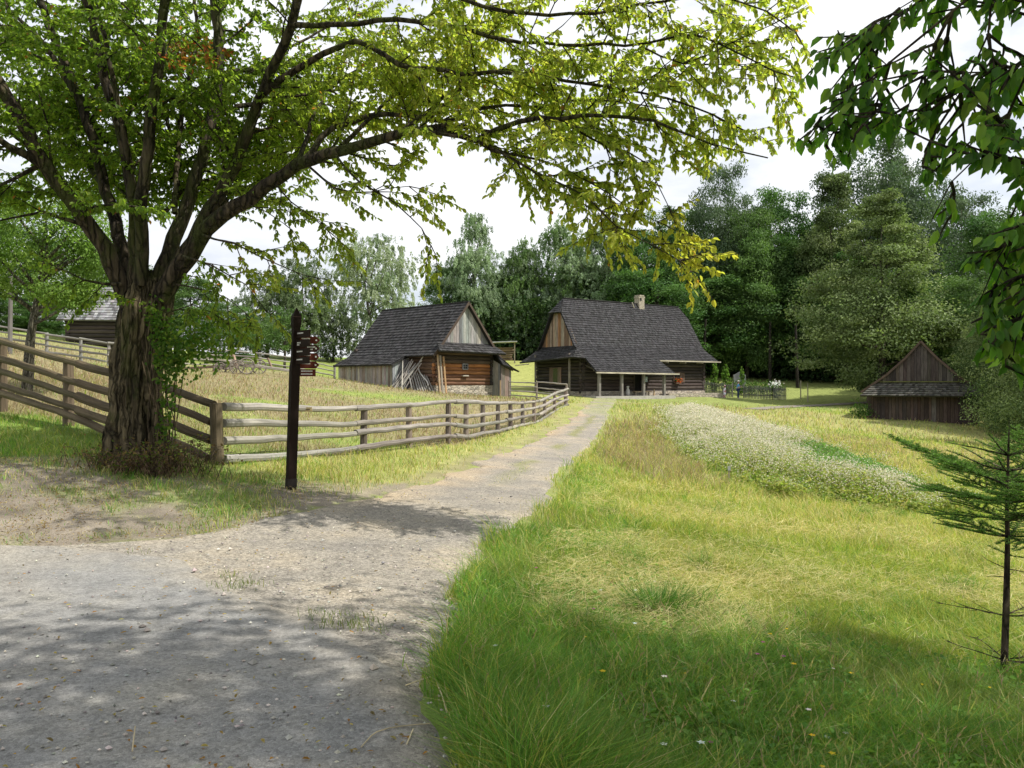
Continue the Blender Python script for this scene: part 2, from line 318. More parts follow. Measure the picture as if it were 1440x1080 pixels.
gx = np.concatenate([[0], (RR*np.sin(AA)).ravel()]); gy = np.concatenate([[0], (RR*np.cos(AA)).ravel()])
gz = TZ(gx, gy); gw, gh, gd, gp = ground_mix(gx, gy)
gz += (fbm(gx, gy, .9, 51)-.5)*.07*np.clip(1-gp*3, 0, 1)*np.clip(np.hypot(gx, gy)/3, 0, 1)-.02*(gp > 0)
nr = len(rad)-1; i0 = (np.arange(nr-1)[:, None]*NA+np.arange(NA)[None]+1); j = (np.arange(NA)+1) % NA
i1 = (np.arange(nr-1)[:, None]*NA+j[None]+1)
q4 = np.stack([i0, i0+NA, i1+NA, i1], -1).reshape(-1, 4); t3 = np.stack([np.zeros(NA, int), 1+np.arange(NA), 1+j], 1)
gc = mixcol(gw)
_vg = (gx < np.interp(gy, LD, LX)+.1) & (gy > 7) & (gy < 13.2) & (gx < -1.6); _q = fbm(gx, gy, 1.1, 41); _ed = np.clip(1-(np.interp(gy, LD, LX)-gx)/1.3, 0, 1)
_bare = _vg*np.clip((_q-.36)*6, 0, 1)*np.clip((12.4-gy)/1.6, 0, 1)*np.clip((gx+14)/3, 0, 1); _bare = np.maximum(_bare, _vg*_ed*.9)[:, None]
_dc = np.array([.215, .185, .148])*(.45+1.0*fbm(gx, gy, .55, 47))[:, None]; gc = gc*(1-_bare)+_dc*_bare
def ground_mat():
    m, nt, bs, o = newmat('meadow_soil'); tc = N(nt, 'ShaderNodeTexCoord').outputs['Object']
    a = noise(nt, tc, 1.7, 6, .65); b = noise(nt, tc, 70, 5, .7); f = mathn(nt, 'MULTIPLY', ramp(nt, a, .75, 1.25), ramp(nt, b, .6, 1.35))
    nt.links.new(mulcol(nt, attr(nt), f), bs.inputs['Base Color']); bs.inputs['Roughness'].default_value = .95; bs.inputs['Specular IOR Level'].default_value = .1
    bump(nt, bs, mathn(nt, 'ADD', b, mathn(nt, 'MULTIPLY', noise(nt, tc, 11, 5, .65), 2.5)), .5, .03); return m
tag(link('ground', np_mesh('ground', np.stack([gx, gy, gz], 1), [q4[:, ::-1], t3[:, ::-1]], gc, smooth=True), None, ground_mat()), kind='structure')
# ------------------------------------------------------------------ the path: a gravel sheet and a smoother paved apron
def path_mat(name, c0, c1, c2, speck=.5, bs_=.6):
    m, nt, bs, o = newmat(name); tc = N(nt, 'ShaderNodeTexCoord').outputs['Object']
    big = noise(nt, tc, .9, 5, .6); mid = noise(nt, tc, 7, 5, .7); v = N(nt, 'ShaderNodeTexVoronoi'); v.inputs['Scale'].default_value = 55; nt.links.new(tc, v.inputs['Vector'])
    sp = N(nt, 'ShaderNodeSeparateColor'); nt.links.new(v.outputs['Color'], sp.inputs[0])
    cr = N(nt, 'ShaderNodeValToRGB'); e = cr.color_ramp.elements; e[0].position = .33; e[0].color = (*c0, 1); e[1].position = .66; e[1].color = (*c2, 1); k = e.new(.5); k.color = (*c1, 1)
    nt.links.new(big, cr.inputs[0]); fine = noise(nt, tc, 160, 2, .6)
    f = mathn(nt, 'MULTIPLY', mathn(nt, 'MULTIPLY', ramp(nt, mid, .84, 1.14), ramp(nt, sp.outputs[0], 1-speck*.5, 1+speck*.4, 0, 1)), ramp(nt, fine, .7, 1.3))
    mx = N(nt, 'ShaderNodeMix', data_type='RGBA'); nt.links.new(cr.outputs[0], mx.inputs['A']); at = N(nt, 'ShaderNodeAttribute', attribute_name='Col'); nt.links.new(at.outputs['Color'], mx.inputs['B']); nt.links.new(at.outputs['Alpha'], mx.inputs['Factor'])
    nt.links.new(mulcol(nt, mx.outputs['Result'], f), bs.inputs['Base Color']); bs.inputs['Roughness'].default_value = .95; bs.inputs['Specular IOR Level'].default_value = .15
    h = mathn(nt, 'ADD', mathn(nt, 'MULTIPLY', v.outputs['Distance'], -.6), mid); bump(nt, bs, h, bs_, .02); return m
def sheet(name, rows, lf, rf, dz, mat, colf, ncol=60):
    Y = np.repeat(rows, ncol); T = np.tile(np.linspace(0, 1, ncol), len(rows)); l = np.repeat(lf(rows), ncol); r = np.repeat(rf(rows), ncol); X = l+(r-l)*T
    Z = TZ(X, Y)+dz+(fbm(X, Y, .8, 61)-.5)*.03; edge = np.minimum(X-l, r-X); Z -= np.clip(.12-edge, 0, .12)*.5
    i = (np.arange(len(rows)-1)[:, None]*ncol+np.arange(ncol-1)[None]); q = np.stack([i, i+1, i+ncol+1, i+ncol], -1).reshape(-1, 4)
    return tag(link(name, np_mesh(name, np.stack([X, Y, Z], 1), [q], colf(X, Y, l, r), smooth=True), None, mat), kind='structure')
rows = np.concatenate([np.linspace(-8, 1, 20, endpoint=False), np.linspace(1, 14, 190, endpoint=False), 14*(63/14)**np.linspace(0, 1, 170)])
wl = lambda d: path_lr(d)[0]+(vnoise(d, 0*d, .8, 71)-.5)*.5+(vnoise(d, 0*d, .23, 72)-.5)*.16
wr = lambda d: path_lr(d)[1]+(vnoise(d, 0*d, .7, 73)-.5)*.24+(vnoise(d, 0*d, .2, 74)-.5)*.10
def pcol(X, Y, l, r):
    t = (X-l)/np.maximum(r-l, .1); c = np.zeros((len(X), 4)); w = r-l
    mid = np.exp(-((t-.55)/.10)**2)*np.clip((Y-13)/6, 0, 1)*np.clip((fbm(X, Y, 1.5, 81)-.33)*4, 0, 1)*.85       # grassy crown of the track
    tan = np.clip(1-(X-l)/.9, 0, 1)*np.clip((Y-9.5)/2.5, 0, 1)*np.clip((fbm(X, Y, 1.2, 82)-.2)*2, 0, 1)*.9
    far = np.clip((Y-30)/18, 0, 1)*np.clip((fbm(X, Y, 2.5, 83)-.25)*3, 0, 1)
    c[:, :3] = np.where((mid > tan)[:, None], np.array([[.20, .20, .085]]), np.array([[.40, .30, .18]])); c[:, 3] = np.maximum(mid, tan)
    k = far > c[:, 3]; c[k, :3] = (.24, .26, .10); c[k, 3] = far[k]*.85; return c
M_GRAVEL = path_mat('gravel', (.20, .185, .163), (.255, .232, .195), (.32, .278, .215), .75, .6); M_PAVE = path_mat('packed_grit', (.175, .175, .172), (.21, .207, .2), (.25, .24, .215), .45, .3)
sheet('path', rows, wl, wr, .018, M_GRAVEL, pcol)
APR = gpoly([(632,1079),(615,1020),(575,955),(480,892),(400,862),(300,818),(262,792),(180,772),(60,770)])
ax = np.array([p[0] for p in APR]); ay = np.array([p[1] for p in APR])
arows = np.concatenate([np.linspace(-8, 2, 30, endpoint=False), np.linspace(2, 7.55, 190)])
ar = lambda d: np.interp(d, np.concatenate([[-8, 1.5], np.sort(ay)]), np.concatenate([[.25, -.1], ax[np.argsort(ay)]]))+(vnoise(d, 0*d, .5, 91)-.5)*.22+(vnoise(d, 0*d, .13, 92)-.5)*.07
sheet('pavement', arows, lambda d: np.full(len(d), -13.5), ar, .034, M_PAVE, lambda X, Y, l, r: np.concatenate([np.tile([[.265, .24, .20]], (len(X), 1)), np.clip(np.maximum((1.15-(r-X)/.5-1.3*(fbm(X, Y, .5, 96)-.35)), np.maximum((fbm(X, Y, 1.3, 95)-.52)*1.5, 1.2-(7.6-Y)/.6-(fbm(X, Y, .5, 97)-.3)*1.5)), 0, .92)[:, None]], 1), 240)
fp_ = [Vector((a, b, 0)) for a, b in [tuple(q[:2]) for q in crom([(a, b, 0) for a, b in FOOT], .6)]]; V = []
for i, q in enumerate(fp_):
    t_ = (fp_[min(i+1, len(fp_)-1)]-fp_[max(i-1, 0)]).normalized(); s_ = Vector((-t_.y, t_.x, 0))
    for k in (-.7, -.25, .25, .7): r_ = q+s_*(k*random.uniform(.85, 1.15)); V.append((r_.x, r_.y, tz(r_.x, r_.y)+.03))
i_ = (np.arange(len(fp_)-1)[:, None]*4+np.arange(3)[None]).ravel()
tag(link('footpath', np_mesh('footpath', np.array(V), [np.stack([i_, i_+4, i_+5, i_+1], 1)], np.concatenate([np.tile([[.2, .18, .15]], (len(V), 1)), np.full((len(V), 1), .6)], 1), smooth=True), None, M_GRAVEL), kind='structure')
# ------------------------------------------------------------------ grass
def scatter(n, d0, d1, pw, x0=-140, x1=1580):
    u = rng.uniform(0, 1, n); e = 1-pw; d = (d0**e+(d1**e-d0**e)*u)**(1/e); px = rng.uniform(x0, x1, n); return (px-CX)/F*d, d
def grass_layer(name, n, d0, d1, pw, hk=1.0, sel=None):
    x, y = scatter(n, d0, d1, pw); w, H, D, p = ground_mix(x, y)
    keep = (rng.uniform(0, 1, n) < D) & (p < -.02+.10*rng.uniform(-1, 1, n)*(rng.uniform(0, 1, n) < .5))
    onp = (p > .1) & (y > 14); l, r = path_lr(y); t = (x-l)/np.maximum(r-l, .1)
    keep |= onp & (np.abs(t-.55) < .1) & (rng.uniform(0, 1, n) < .25*np.clip((fbm(x, y, 1.5, 81)-.40)*5, 0, 1))
    keep |= (p > .0) & (y > 34) & (rng.uniform(0, 1, n) < .3*np.clip((fbm(x, y, 2.5, 83)-.3)*3, 0, 1))
    if sel is not None: keep &= sel(x, y)
    x, y, w, H, p = x[keep], y[keep], w[keep], H[keep], p[keep]; n = len(x)
    cum = np.cumsum(w[:, :4]/np.maximum(w[:, :4].sum(1, keepdims=True), 1e-6), 1); kind = (rng.uniform(0, 1, (n, 1)) > cum).sum(1).clip(0, 3)
    tab = [C_GREEN, C_LIME, C_STRAW, C_BROWN]; col = np.zeros((n, 3))
    for k in range(4):
        m = kind == k; col[m] = vcol(tab[k], m.sum(), .25, .1)
    H = H*rng.uniform(.45, 1.35, n)*hk*np.where(kind >= 2, 1.1, 1.0)*np.where(p > 0, .4, 1)
    patch = .45+1.1*fbm(x, y, .8, 15); H *= patch; col *= (.75+.5*fbm(x, y, .55, 19))[:, None]; yk = np.clip((fbm(x, y, 1.1, 23)-.5)*4, 0, .55)[:, None]*(kind == 0)[:, None]; col = col*(1-yk)+np.array([.20, .24, .06])*yk
    W = np.maximum(rng.uniform(.0025, .0062, n)*np.where(rng.uniform(0, 1, n) < .16, 2.1, 1), .0007*y)
    a = 2*np.pi*fbm(x, y, .9, 17)*2.5+rng.normal(0, 1.5, n); le = H*rng.uniform(.1, 1.35, n); lean = np.stack([np.cos(a)*le, np.sin(a)*le], 1)
    C = np.stack([x, y, TZ(x, y)-.01], 1); Vv, fs, cc = blades(C, lean, H, W, col)
    o = link(name, np_mesh(name, Vv, fs, cc, smooth=True), None, M_GRASS); return tag(o, kind='stuff')
tag(grass_layer('grass', 480000, 2.4, 97, 1.75), 'meadow and bank grass, green to straw coloured', 'grass')
tag(grass_layer('meadow_grass', 260000, 5.5, 34, 1.35, .85, lambda x, y: (x > np.interp(y, RD, RX)+.2) & ~inpoly(x, y, BUCK)), 'short mown meadow grass', 'grass')
# mown hay lying flat on the meadow
x, y = scatter(150000, 5, 32, 1.6, 560, 1580); w, H, D, p = ground_mix(x, y); k = (p < -.5) & (x > np.interp(y, RD, RX)+.5) & ~inpoly(x, y, BUCK) & (rng.uniform(0, 1, len(x)) < np.clip((fbm(x, y, 1.8, 25)-.42)*4, .03, .8))
x, y = x[k], y[k]; n = len(x); a = rng.uniform(0, 6.283, n); ax_ = np.stack([np.cos(a), np.sin(a), rng.uniform(-.05, .35, n)], 1)
Vv, fs, cc = leaves(np.stack([x, y, TZ(x, y)+rng.uniform(.03, .15, n)], 1), ax_, np.tile([[0, 0, 1.]], (n, 1))+.4*runit(n), rng.uniform(.08, .24, n), np.maximum(.003, .0005*y), vcol(C_STRAW*[1.12, 1.12, 1.25], n, .2))
tag(link('hay_stubble', np_mesh('hay', Vv, fs, cc), None, M_GRASS), 'pale mown hay lying on the meadow', 'hay', kind='stuff')
# ------------------------------------------------------------------ buckwheat strip
n = 15000; bx = np.array([p[0] for p in BUCK]); by = np.array([p[1] for p in BUCK]); pr = 0
x = []; y = []
while sum(map(len, x)) < n:
    d = (by.min()**-.6+(by.max()**-.6-by.min()**-.6)*rng.uniform(0, 1, 20000))**(-1/.6); xx = rng.uniform(bx.min(), bx.max(), 20000)
    k = inpoly(xx+(fbm(xx, d, 1.2, 33)-.5)*2+rng.normal(0, .22, 20000), d+(fbm(xx, d, 1.2, 34)-.5)*2.5+rng.normal(0, .35, 20000), BUCK); x.append(xx[k]); y.append(d[k])
x = np.concatenate(x)[:n]; y = np.concatenate(y)[:n]; z = TZ(x, y); gr = inpoly(x+(fbm(x, y, 1, 35)-.5)*1.5, y+(fbm(x, y, 1, 36)-.5)*1.5, BUCKG)
front = np.clip((y-np.interp(x, np.sort(bx), by[np.argsort(bx)]*0+16))/4, 0, 1)
pe = np.array(BUCK+[BUCK[0]]); dm = np.full(n, 99.)
for i in range(len(BUCK)):
    a_, b_ = pe[i], pe[i+1]; ab = b_-a_; t_ = np.clip(((x-a_[0])*ab[0]+(y-a_[1])*ab[1])/(ab@ab), 0, 1); dm = np.minimum(dm, np.hypot(x-a_[0]-t_*ab[0], y-a_[1]-t_*ab[1]))
tap = np.clip(.3+dm/1.6, 0, 1); h = rng.uniform(.42, .72, n)*(.75+.5*fbm(x, y, 1.5, 37))*tap; C = np.stack([x, y, z], 1); parts = []
a = rng.uniform(0, 6.28, n); lean = np.stack([np.cos(a), np.sin(a)], 1)*(h*.2)[:, None]
parts.append(blades(C, lean, h, np.maximum(.006, .0005*y), vcol([(.20, .26, .06), (.26, .24, .09)], n)))
for k in range(6):
    t = rng.uniform(.25, .9, n); pos = C+np.stack([lean[:, 0]*t, lean[:, 1]*t, h*t], 1)
    parts.append(leaves(pos, runit(n)*[1, 1, .4], np.tile([[0, 0, 1.]], (n, 1))+.6*runit(n), rng.uniform(.05, .1, n), rng.uniform(.04, .08, n), np.where(gr[:, None], vcol([(.15, .30, .06), (.12, .25, .07)], n), vcol([(.27, .33, .07), (.20, .29, .06), (.33, .35, .10)], n))))
tag(link('buckwheat_plants', np_mesh('buckwheat_plants', *cat(parts)), None, M_GRASS), 'strip of leafy green buckwheat crop in the meadow', 'crop', kind='stuff')
parts = []
for k in range(9):
    fl = (rng.uniform(0, 1, n) < np.where(gr, .05, .95)*np.clip(.4+dm/1.2, 0, 1)*np.clip(.3+.75*(y-15)/12+1.1*(fbm(x, y, 2, 39)-.5), .08, 1)); m = fl.sum()
    pos = C[fl]+np.stack([lean[fl, 0]*.9, lean[fl, 1]*.9, h[fl]*rng.uniform(.72, 1.06, m)], 1)+rng.normal(0, .06, (m, 3)); s = np.maximum(.03, .0013*y[fl])
    parts.append(leaves(pos, runit(m), runit(m), s, s, vcol([(.68, .64, .48), (.60, .56, .40), (.72, .69, .57)], m, .15, .03)))
tag(link('buckwheat_blossom', np_mesh('buckwheat_blossom', *cat(parts)), None, M_FLOWER), 'creamy white blossom over the buckwheat strip', 'blossom', kind='stuff')
# ------------------------------------------------------------------ small wild flowers, litter and stones
x, y = scatter(80, 3, 9, 1.7, 660, 1500); k = inpoly(x, y, BANK); x, y = x[k], y[k]; n = len(x); s = rng.uniform(.010, .022, n)
pos = np.stack([x, y, TZ(x, y)+rng.uniform(.10, .2, n)], 1); parts = []; c = vcol([(.8, .8, .74), (.75, .52, .04), (.8, .8, .76), (.35, .12, .22)], n, .1)
for q in range(5):
    th = 2*np.pi*q/5+.3; parts.append(leaves(pos, np.tile([[math.cos(th), math.sin(th), .35]], (n, 1)), np.tile([[0, 0, 1.]], (n, 1)), s, s*.7, c))
tag(link('wildflowers', np_mesh('wildflowers', *cat(parts)), None, M_FLOWER), 'scattered white and yellow flowers in the bank grass', 'flowers', kind='stuff')
x, y = scatter(9000, 2.6, 22, 1.6, -100, 900); p = path_in(x, y); k = (p > .02) & ((x > ar(y)+.05) | (rng.uniform(0, 1, len(x)) < .18)); x, y = x[k], y[k]; n = len(x)
s = rng.uniform(.004, .014, n)*(1+1.2*(rng.uniform(0, 1, n) > .97)); ico = np.array([(1, 0, 0), (-1, 0, 0), (0, 1, 0), (0, -1, 0), (0, 0, .7), (0, 0, -.7)])
V = np.stack([x, y, TZ(x, y)+.04], 1)[:, None, :]+ico[None]*s[:, None, None]*rng.uniform(.6, 1.3, (n, 6, 1))
tf = np.array([(0, 2, 4), (2, 1, 4), (1, 3, 4), (3, 0, 4), (2, 0, 5), (1, 2, 5), (3, 1, 5), (0, 3, 5)]); o6 = (np.arange(n)*6)[:, None, None]
tag(link('gravel', np_mesh('gravel', V.reshape(-1, 3), [(tf[None]+o6).reshape(-1, 3)], np.repeat(vcol([(.36, .33, .29), (.28, .27, .25), (.46, .42, .36), (.17, .16, .15)], n), 6, 0)), None, M_PLAIN), 'loose stones on the path', 'gravel', kind='stuff')
x, y = scatter(700, 2.6, 14, 1.5, -100, 760); k = path_in(x, y) > -.6; x, y = x[k], y[k]; n = len(x)
tag(link('fallen_leaves', np_mesh('fallen_leaves', *leaves(np.stack([x, y, TZ(x, y)+.05], 1), runit(n)*[1, 1, .15], np.tile([[0, 0, 1.]], (n, 1))+.35*runit(n), rng.uniform(.015, .04, n), rng.uniform(.008, .02, n), vcol([(.35, .18, .06), (.28, .2, .08), (.2, .15, .08), (.4, .33, .15)], n), T_LEAF)), None, M_LEAF), 'small dry brown leaves fallen on the path', 'leaves', kind='stuff')
for pp, lab in (([(1018,1052),(560,1055),(500,1065)], 0),):
    pass
def straw(px, lab):
    t = MB(); w = [Vector((*ray_ground(*q), 0)) for q in px]; w = [V3(v.x, v.y, tz(v.x, v.y)+.052) for v in w]; t.tube(crom([tuple(v) for v in w], .05), .0032, (.50, .42, .27), 5)
    tag(t.build('straw_stalk', M_RAIL), lab, 'straw')
straw([(508,1068),(530,1047),(565,1038),(605,1037)], 'long curved straw stalk lying low on the pavement edge'); straw([(572,1064),(576,1055),(581,1045)], 'shortest pale straw stalk lying on the pavement, beside a long curved one')
straw([(570,980),(598,968),(622,963)], 'straight pale straw stalk pointing at the bank grass'); straw([(613,975),(622,995),(628,1020)], 'bent straw stalk along the pavement corner by the grass'); straw([(186,1075),(188,1058),(190,1040)], 'lone pale straw stalk in the middle of the grey pavement')
# dry litter on the bank round the tree, tufts along the pavement edge, clover and stalks in the bank grass
x, y = scatter(9000, 7.2, 13, 1.3, -140, 430); w, H, D, p = ground_mix(x, y); k = (p < .05) & (x < -2.3) & (rng.uniform(0, 1, len(x)) < np.clip((fbm(x, y, .9, 43)-.3)*3, .05, 1)); x, y = x[k], y[k]; n = len(x)
tag(link('leaf_litter', np_mesh('leaf_litter', *leaves(np.stack([x, y, TZ(x, y)+rng.uniform(.01, .05, n)], 1), runit(n)*[1, 1, .3], np.tile([[0, 0, 1.]], (n, 1))+.6*runit(n), rng.uniform(.015, .045, n), rng.uniform(.005, .02, n), vcol([(.20, .13, .08), (.30, .22, .13), (.13, .09, .06), (.40, .33, .20), (.24, .17, .10)], n), T_LEAF)), None, M_LEAF), 'dry leaf litter on the bare bank under the big tree', 'leaf litter', kind='stuff')
y = rng.uniform(3.6, 7.5, 60); y = np.concatenate([y, rng.uniform(5.2, 7.4, 60)]); x = ar(y)+rng.normal(.1, .16, len(y)); k = vnoise(x, y, .6, 44) > .6; x, y = np.repeat(x[k], 9), np.repeat(y[k], 9); n = len(x); x = x+rng.normal(0, .05, n); y = y+rng.normal(0, .05, n); a = rng.uniform(0, 6.28, n); h = rng.uniform(.015, .07, n)
tag(link('edge_tufts', np_mesh('edge_tufts', *blades(np.stack([x, y, TZ(x, y)+.03], 1), np.stack([np.cos(a)*h*.7, np.sin(a)*h*.7], 1), h, rng.uniform(.003, .006, n), vcol([(.10, .17, .03), (.2, .22, .06)], n))), None, M_GRASS), 'small grass tufts growing along the pavement edge', 'grass', kind='stuff')
x, y = scatter(26000, 2.6, 9.5, 1.6, 600, 1560); k = inpoly(x, y, BANK) & (vnoise(x, y, .7, 45) > .42); x, y = x[k], y[k]; n = len(x); sz = rng.uniform(.018, .045, n)
tag(link('clover', np_mesh('clover', *leaves(np.stack([x, y, TZ(x, y)+rng.uniform(.04, .15, n)], 1), runit(n)*[1, 1, .4], np.tile([[0, 0, 1.]], (n, 1))+.5*runit(n), sz, sz*.75, vcol([(.13, .26, .04), (.10, .22, .035), (.17, .29, .055)], n), T_LEAF)), None, M_GRASS), 'broad leaved clover and weeds among the bank grass', 'clover', kind='stuff')
x, y = scatter(900, 2.8, 11, 1.6, 620, 1560); k = inpoly(x, y, BANK); x, y = x[k], y[k]; n = len(x); h = rng.uniform(.18, .36, n); a = rng.uniform(0, 6.28, n); ln = np.stack([np.cos(a)*h*.35, np.sin(a)*h*.35], 1); C = np.stack([x, y, TZ(x, y)], 1); cs_ = vcol([(.42, .36, .18), (.34, .33, .13), (.33, .24, .16)], n)
tip = C+np.concatenate([ln, h[:, None]], 1); sd2 = np.concatenate([ln, (h*.6)[:, None]], 1)
tag(link('seed_stalks', np_mesh('seed_stalks', *cat([blades(C, ln, h, np.full(n, .0022), cs_)]+[leaves(tip-nrm(sd2)*(.03+.016*q), nrm(sd2)+.3*runit(n), runit(n), rng.uniform(.02, .035, n), np.full(n, .005), cs_) for q in range(4)])), None, M_GRASS), 'thin flowering grass stalks in the bank', 'grass', kind='stuff')
cl_ = [ray_ground(random.uniform(640, 1430), random.uniform(690, 1000)) for _ in range(46)]; x = []; y = []; hs = []
for (a_, b_) in cl_:
    if path_in(np.array([a_]), np.array([b_]))[0] < -.15: k = random.randint(60, 200); s_ = random.uniform(.05, .13); x.append(rng.normal(a_, s_, k)); y.append(rng.normal(b_, s_, k)); hs.append(np.full(k, random.uniform(.12, .26)))
x, y, hs = np.concatenate(x), np.concatenate(y), np.concatenate(hs); n = len(x); a = rng.uniform(0, 6.28, n); hs = hs*rng.uniform(.5, 1.2, n); le = hs*rng.uniform(.3, 1.3, n)
tag(link('grass_clumps', np_mesh('grass_clumps', *blades(np.stack([x, y, TZ(x, y)-.01], 1), np.stack([np.cos(a)*le, np.sin(a)*le], 1), hs, rng.uniform(.005, .011, n), vcol([(.12, .25, .035), (.09, .20, .03), (.17, .29, .05), (.30, .32, .12)], n)), smooth=True), None, M_GRASS), 'small taller clumps of broad bladed grass in the meadow', 'grass', kind='stuff')
# darker tall tuft on the bank
tx, ty = ray_ground(925, 872); n = 900; a = rng.uniform(0, 6.28, n); r = np.abs(rng.normal(0, .14, n)); hh = rng.uniform(.1, .29, n)
C = np.stack([tx+r*np.cos(a), ty+r*np.sin(a), np.full(n, tz(tx, ty)-.02)], 1); le = hh*rng.uniform(.3, .95, n)
tag(link('grass_tuft', np_mesh('grass_tuft', *blades(C, np.stack([np.cos(a)*le, np.sin(a)*le], 1), hh, rng.uniform(.006, .011, n), vcol([(.10, .22, .032), (.08, .18, .026)], n)), smooth=True), None, M_GRASS), 'tall dark green grass tuft at the edge of the shaded bank', 'grass tuft')
# ================================================================== BUILDINGS
class Fr:
    def __init__(s, ox, oy, ux, uy, vx, vy): s.o = (ox, oy); s.u = (ux, uy); s.v = (vx, vy)
    def p(s, S, A, z): return V3(s.o[0]+s.u[0]*S+s.v[0]*A, s.o[1]+s.u[1]*S+s.v[1]*A, z)
    def U(s): return V3(s.u[0], s.u[1], 0)
    def Vv(s): return V3(s.v[0], s.v[1], 0)
K_SH = (.034, .033, .034)
def roof(mb, A, B, course=.2, width=.16, base=K_SH, lift=.05, thick=.09, v=.55):
    """shingled surface ruled between two eave-to-ridge polylines A and B (given ridge -> eave)"""
    A = [Vector(p) for p in A][::-1]; B = [Vector(p) for p in B][::-1]
    L = [0]
    for i in range(1, len(A)): L.append(L[-1]+((A[i]-A[i-1]).length+(B[i]-B[i-1]).length)/2)
    n = max(1, int(L[-1]/course))
    def at(pl, t):
        q = t*L[-1]
        for i in range(1, len(pl)):
            if q <= L[i]+1e-9: f = (q-L[i-1])/(L[i]-L[i-1]); return pl[i-1].lerp(pl[i], f)
        return pl[-1]
    for i in range(n):
        a0, b0, a1, b1 = at(A, i/n), at(B, i/n), at(A, min(1, (i+1.12)/n)), at(B, min(1, (i+1.12)/n))
        nn = (b0-a0).cross(a1-a0)
        if nn.length < 1e-6: nn = (b0-a0).cross(b1-b0)
        nn.normalize()
        if nn.z < 0: nn = -nn
        m = max(1, int(max((b0-a0).length, (b1-a1).length)/width)); off = random.uniform(0, .5)
        cuts = [0]+[min(1, max(0, (k+off)/m)) for k in range(m)]+[1]
        rc = 1+random.uniform(-.12, .12)
        for k in range(len(cuts)-1):
            s0, s1 = cuts[k], cuts[k+1]
            if s1-s0 < 1e-4: continue
            l = lift*random.uniform(.75, 1.35); dn = (a0-a1).normalized()*random.uniform(-.012, .02)
            p, q = a0.lerp(b0, s0)+dn, a0.lerp(b0, s1)+dn; r, t = a1.lerp(b1, s1), a1.lerp(b1, s0); c = jit(base, v, .04); c = tuple(x*rc for x in c); u = random.random()*9
            vs = [p+nn*l, q+nn*l, r+nn*.006, t+nn*.006, p-nn*.006, q-nn*.006]
            st = [(s0*m*.2, 0, u), (s1*m*.2, 0, u), (s1*m*.2, course, u), (s0*m*.2, course, u), (s0, 0, u), (s1, 0, u)]
            mb.add(vs, [(0, 1, 2, 3), (0, 4, 5, 1)], c, st)
    # underside
    for i in range(len(A)-1):
        nn = (B[i]-A[i]).cross(A[i+1]-A[i]); nn.normalize(); nn = nn if nn.z > 0 else -nn
        o = nn*-thick
        vs = [A[i]+o, B[i]+o, B[i+1]+o, A[i+1]+o, A[i], B[i], B[i+1], A[i+1]]
        fs = [(0, 1, 2, 3), (0, 3, 7, 4), (1, 5, 6, 2)]+([(0, 4, 5, 1)] if i == 0 else [])
        mb.add(vs, fs, tuple(x*.7 for x in base))
def planks(mb, p0, p1, zb, zt, out, pal, w=.19, th=.03, ragged=.04):
    """vertical boards between two ground points; zb, zt functions of t in 0..1; out = outward normal"""
    p0, p1 = Vector(p0), Vector(p1); L = (p1-p0).length; n = max(2, int(L/w)); ts = [0]+sorted(min(.999, max(.001, (i+random.uniform(-.2, .2))/n)) for i in range(1, n))+[1]
    for i in range(len(ts)-1):
        a, b = ts[i]+.004/L*2, ts[i+1]-.004/L*2; c = jit(random.choice(pal), .22, .06); o = out*(th*random.uniform(.6, 1.3)); r = random.random()*30; vs = []; st = []
        rb = random.uniform(0, ragged)
        for oo in (Vector((0, 0, 0)), o):
            for t, f, k in ((a, zb, 0), (b, zb, 0), (b, zt, 1), (a, zt, 1)):
                q = p0.lerp(p1, t); z = f(t)+(0 if k else -rb); vs.append(V3(q.x, q.y, z)+oo); st.append((z+r, t*L+r, r))
        fl = [(4, 5, 6, 7), (0, 4, 7, 3), (1, 2, 6, 5), (0, 1, 5, 4), (3, 7, 6, 2), (0, 3, 2, 1)]; mb.add(vs, fl, c, st)
    q = [(p0, zb(0)), (p1, zb(1)), (p1, zt(1)), (p0, zt(0))]
    mb.add([V3(a.x, a.y, z)-out*.02 for a, z in q], [(0, 1, 2, 3)], (.012, .011, .01))
def logs(mb, p0, p1, z0, z1, pal, h=.27, ext=.22, th=.24, gap=None):
    p0, p1 = Vector(p0), Vector(p1); d = (p1-p0).normalized(); n = max(1, round((z1-z0)/h)); h = (z1-z0)/n; L = (p1-p0).length
    for i in range(n):
        z = z0+(i+.5)*h; e = ext*random.uniform(.6, 1.2); c = jit(random.choice(pal), .2, .06)
        segs = [(-e, L+e)]
        if gap and gap[2] < z < gap[3]: segs = [(-e, gap[0]), (gap[1], L+e)]
        for a, b in segs:
            A, B = p0+d*a, p0+d*b; k = 7
            mb.tube([V3(*(A.lerp(B, j/k).xy), z+random.uniform(-.012, .012)) for j in range(k+1)], h*.53, c, 8, .05, 1.0)
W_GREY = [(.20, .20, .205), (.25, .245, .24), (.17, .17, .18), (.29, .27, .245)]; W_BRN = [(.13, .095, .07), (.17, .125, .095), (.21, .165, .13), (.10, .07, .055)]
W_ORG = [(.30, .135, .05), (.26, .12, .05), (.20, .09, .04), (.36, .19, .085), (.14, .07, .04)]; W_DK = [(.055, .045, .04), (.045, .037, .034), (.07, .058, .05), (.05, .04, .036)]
def stonebox(name, fr, s0, s1, a0, a1, zb, zt, parent, mat=None):
    t = MB(); vs = [fr.p(s, a, z) for z in (zb, zt) for s, a in ((s0, a0), (s1, a0), (s1, a1), (s0, a1))]
    t.add(vs, [(0, 3, 2, 1), (4, 5, 6, 7), (0, 1, 5, 4), (1, 2, 6, 5), (2, 3, 7, 6), (3, 0, 4, 7)], (.34, .32, .29)); return t.build(name, mat or M_STONE, parent)
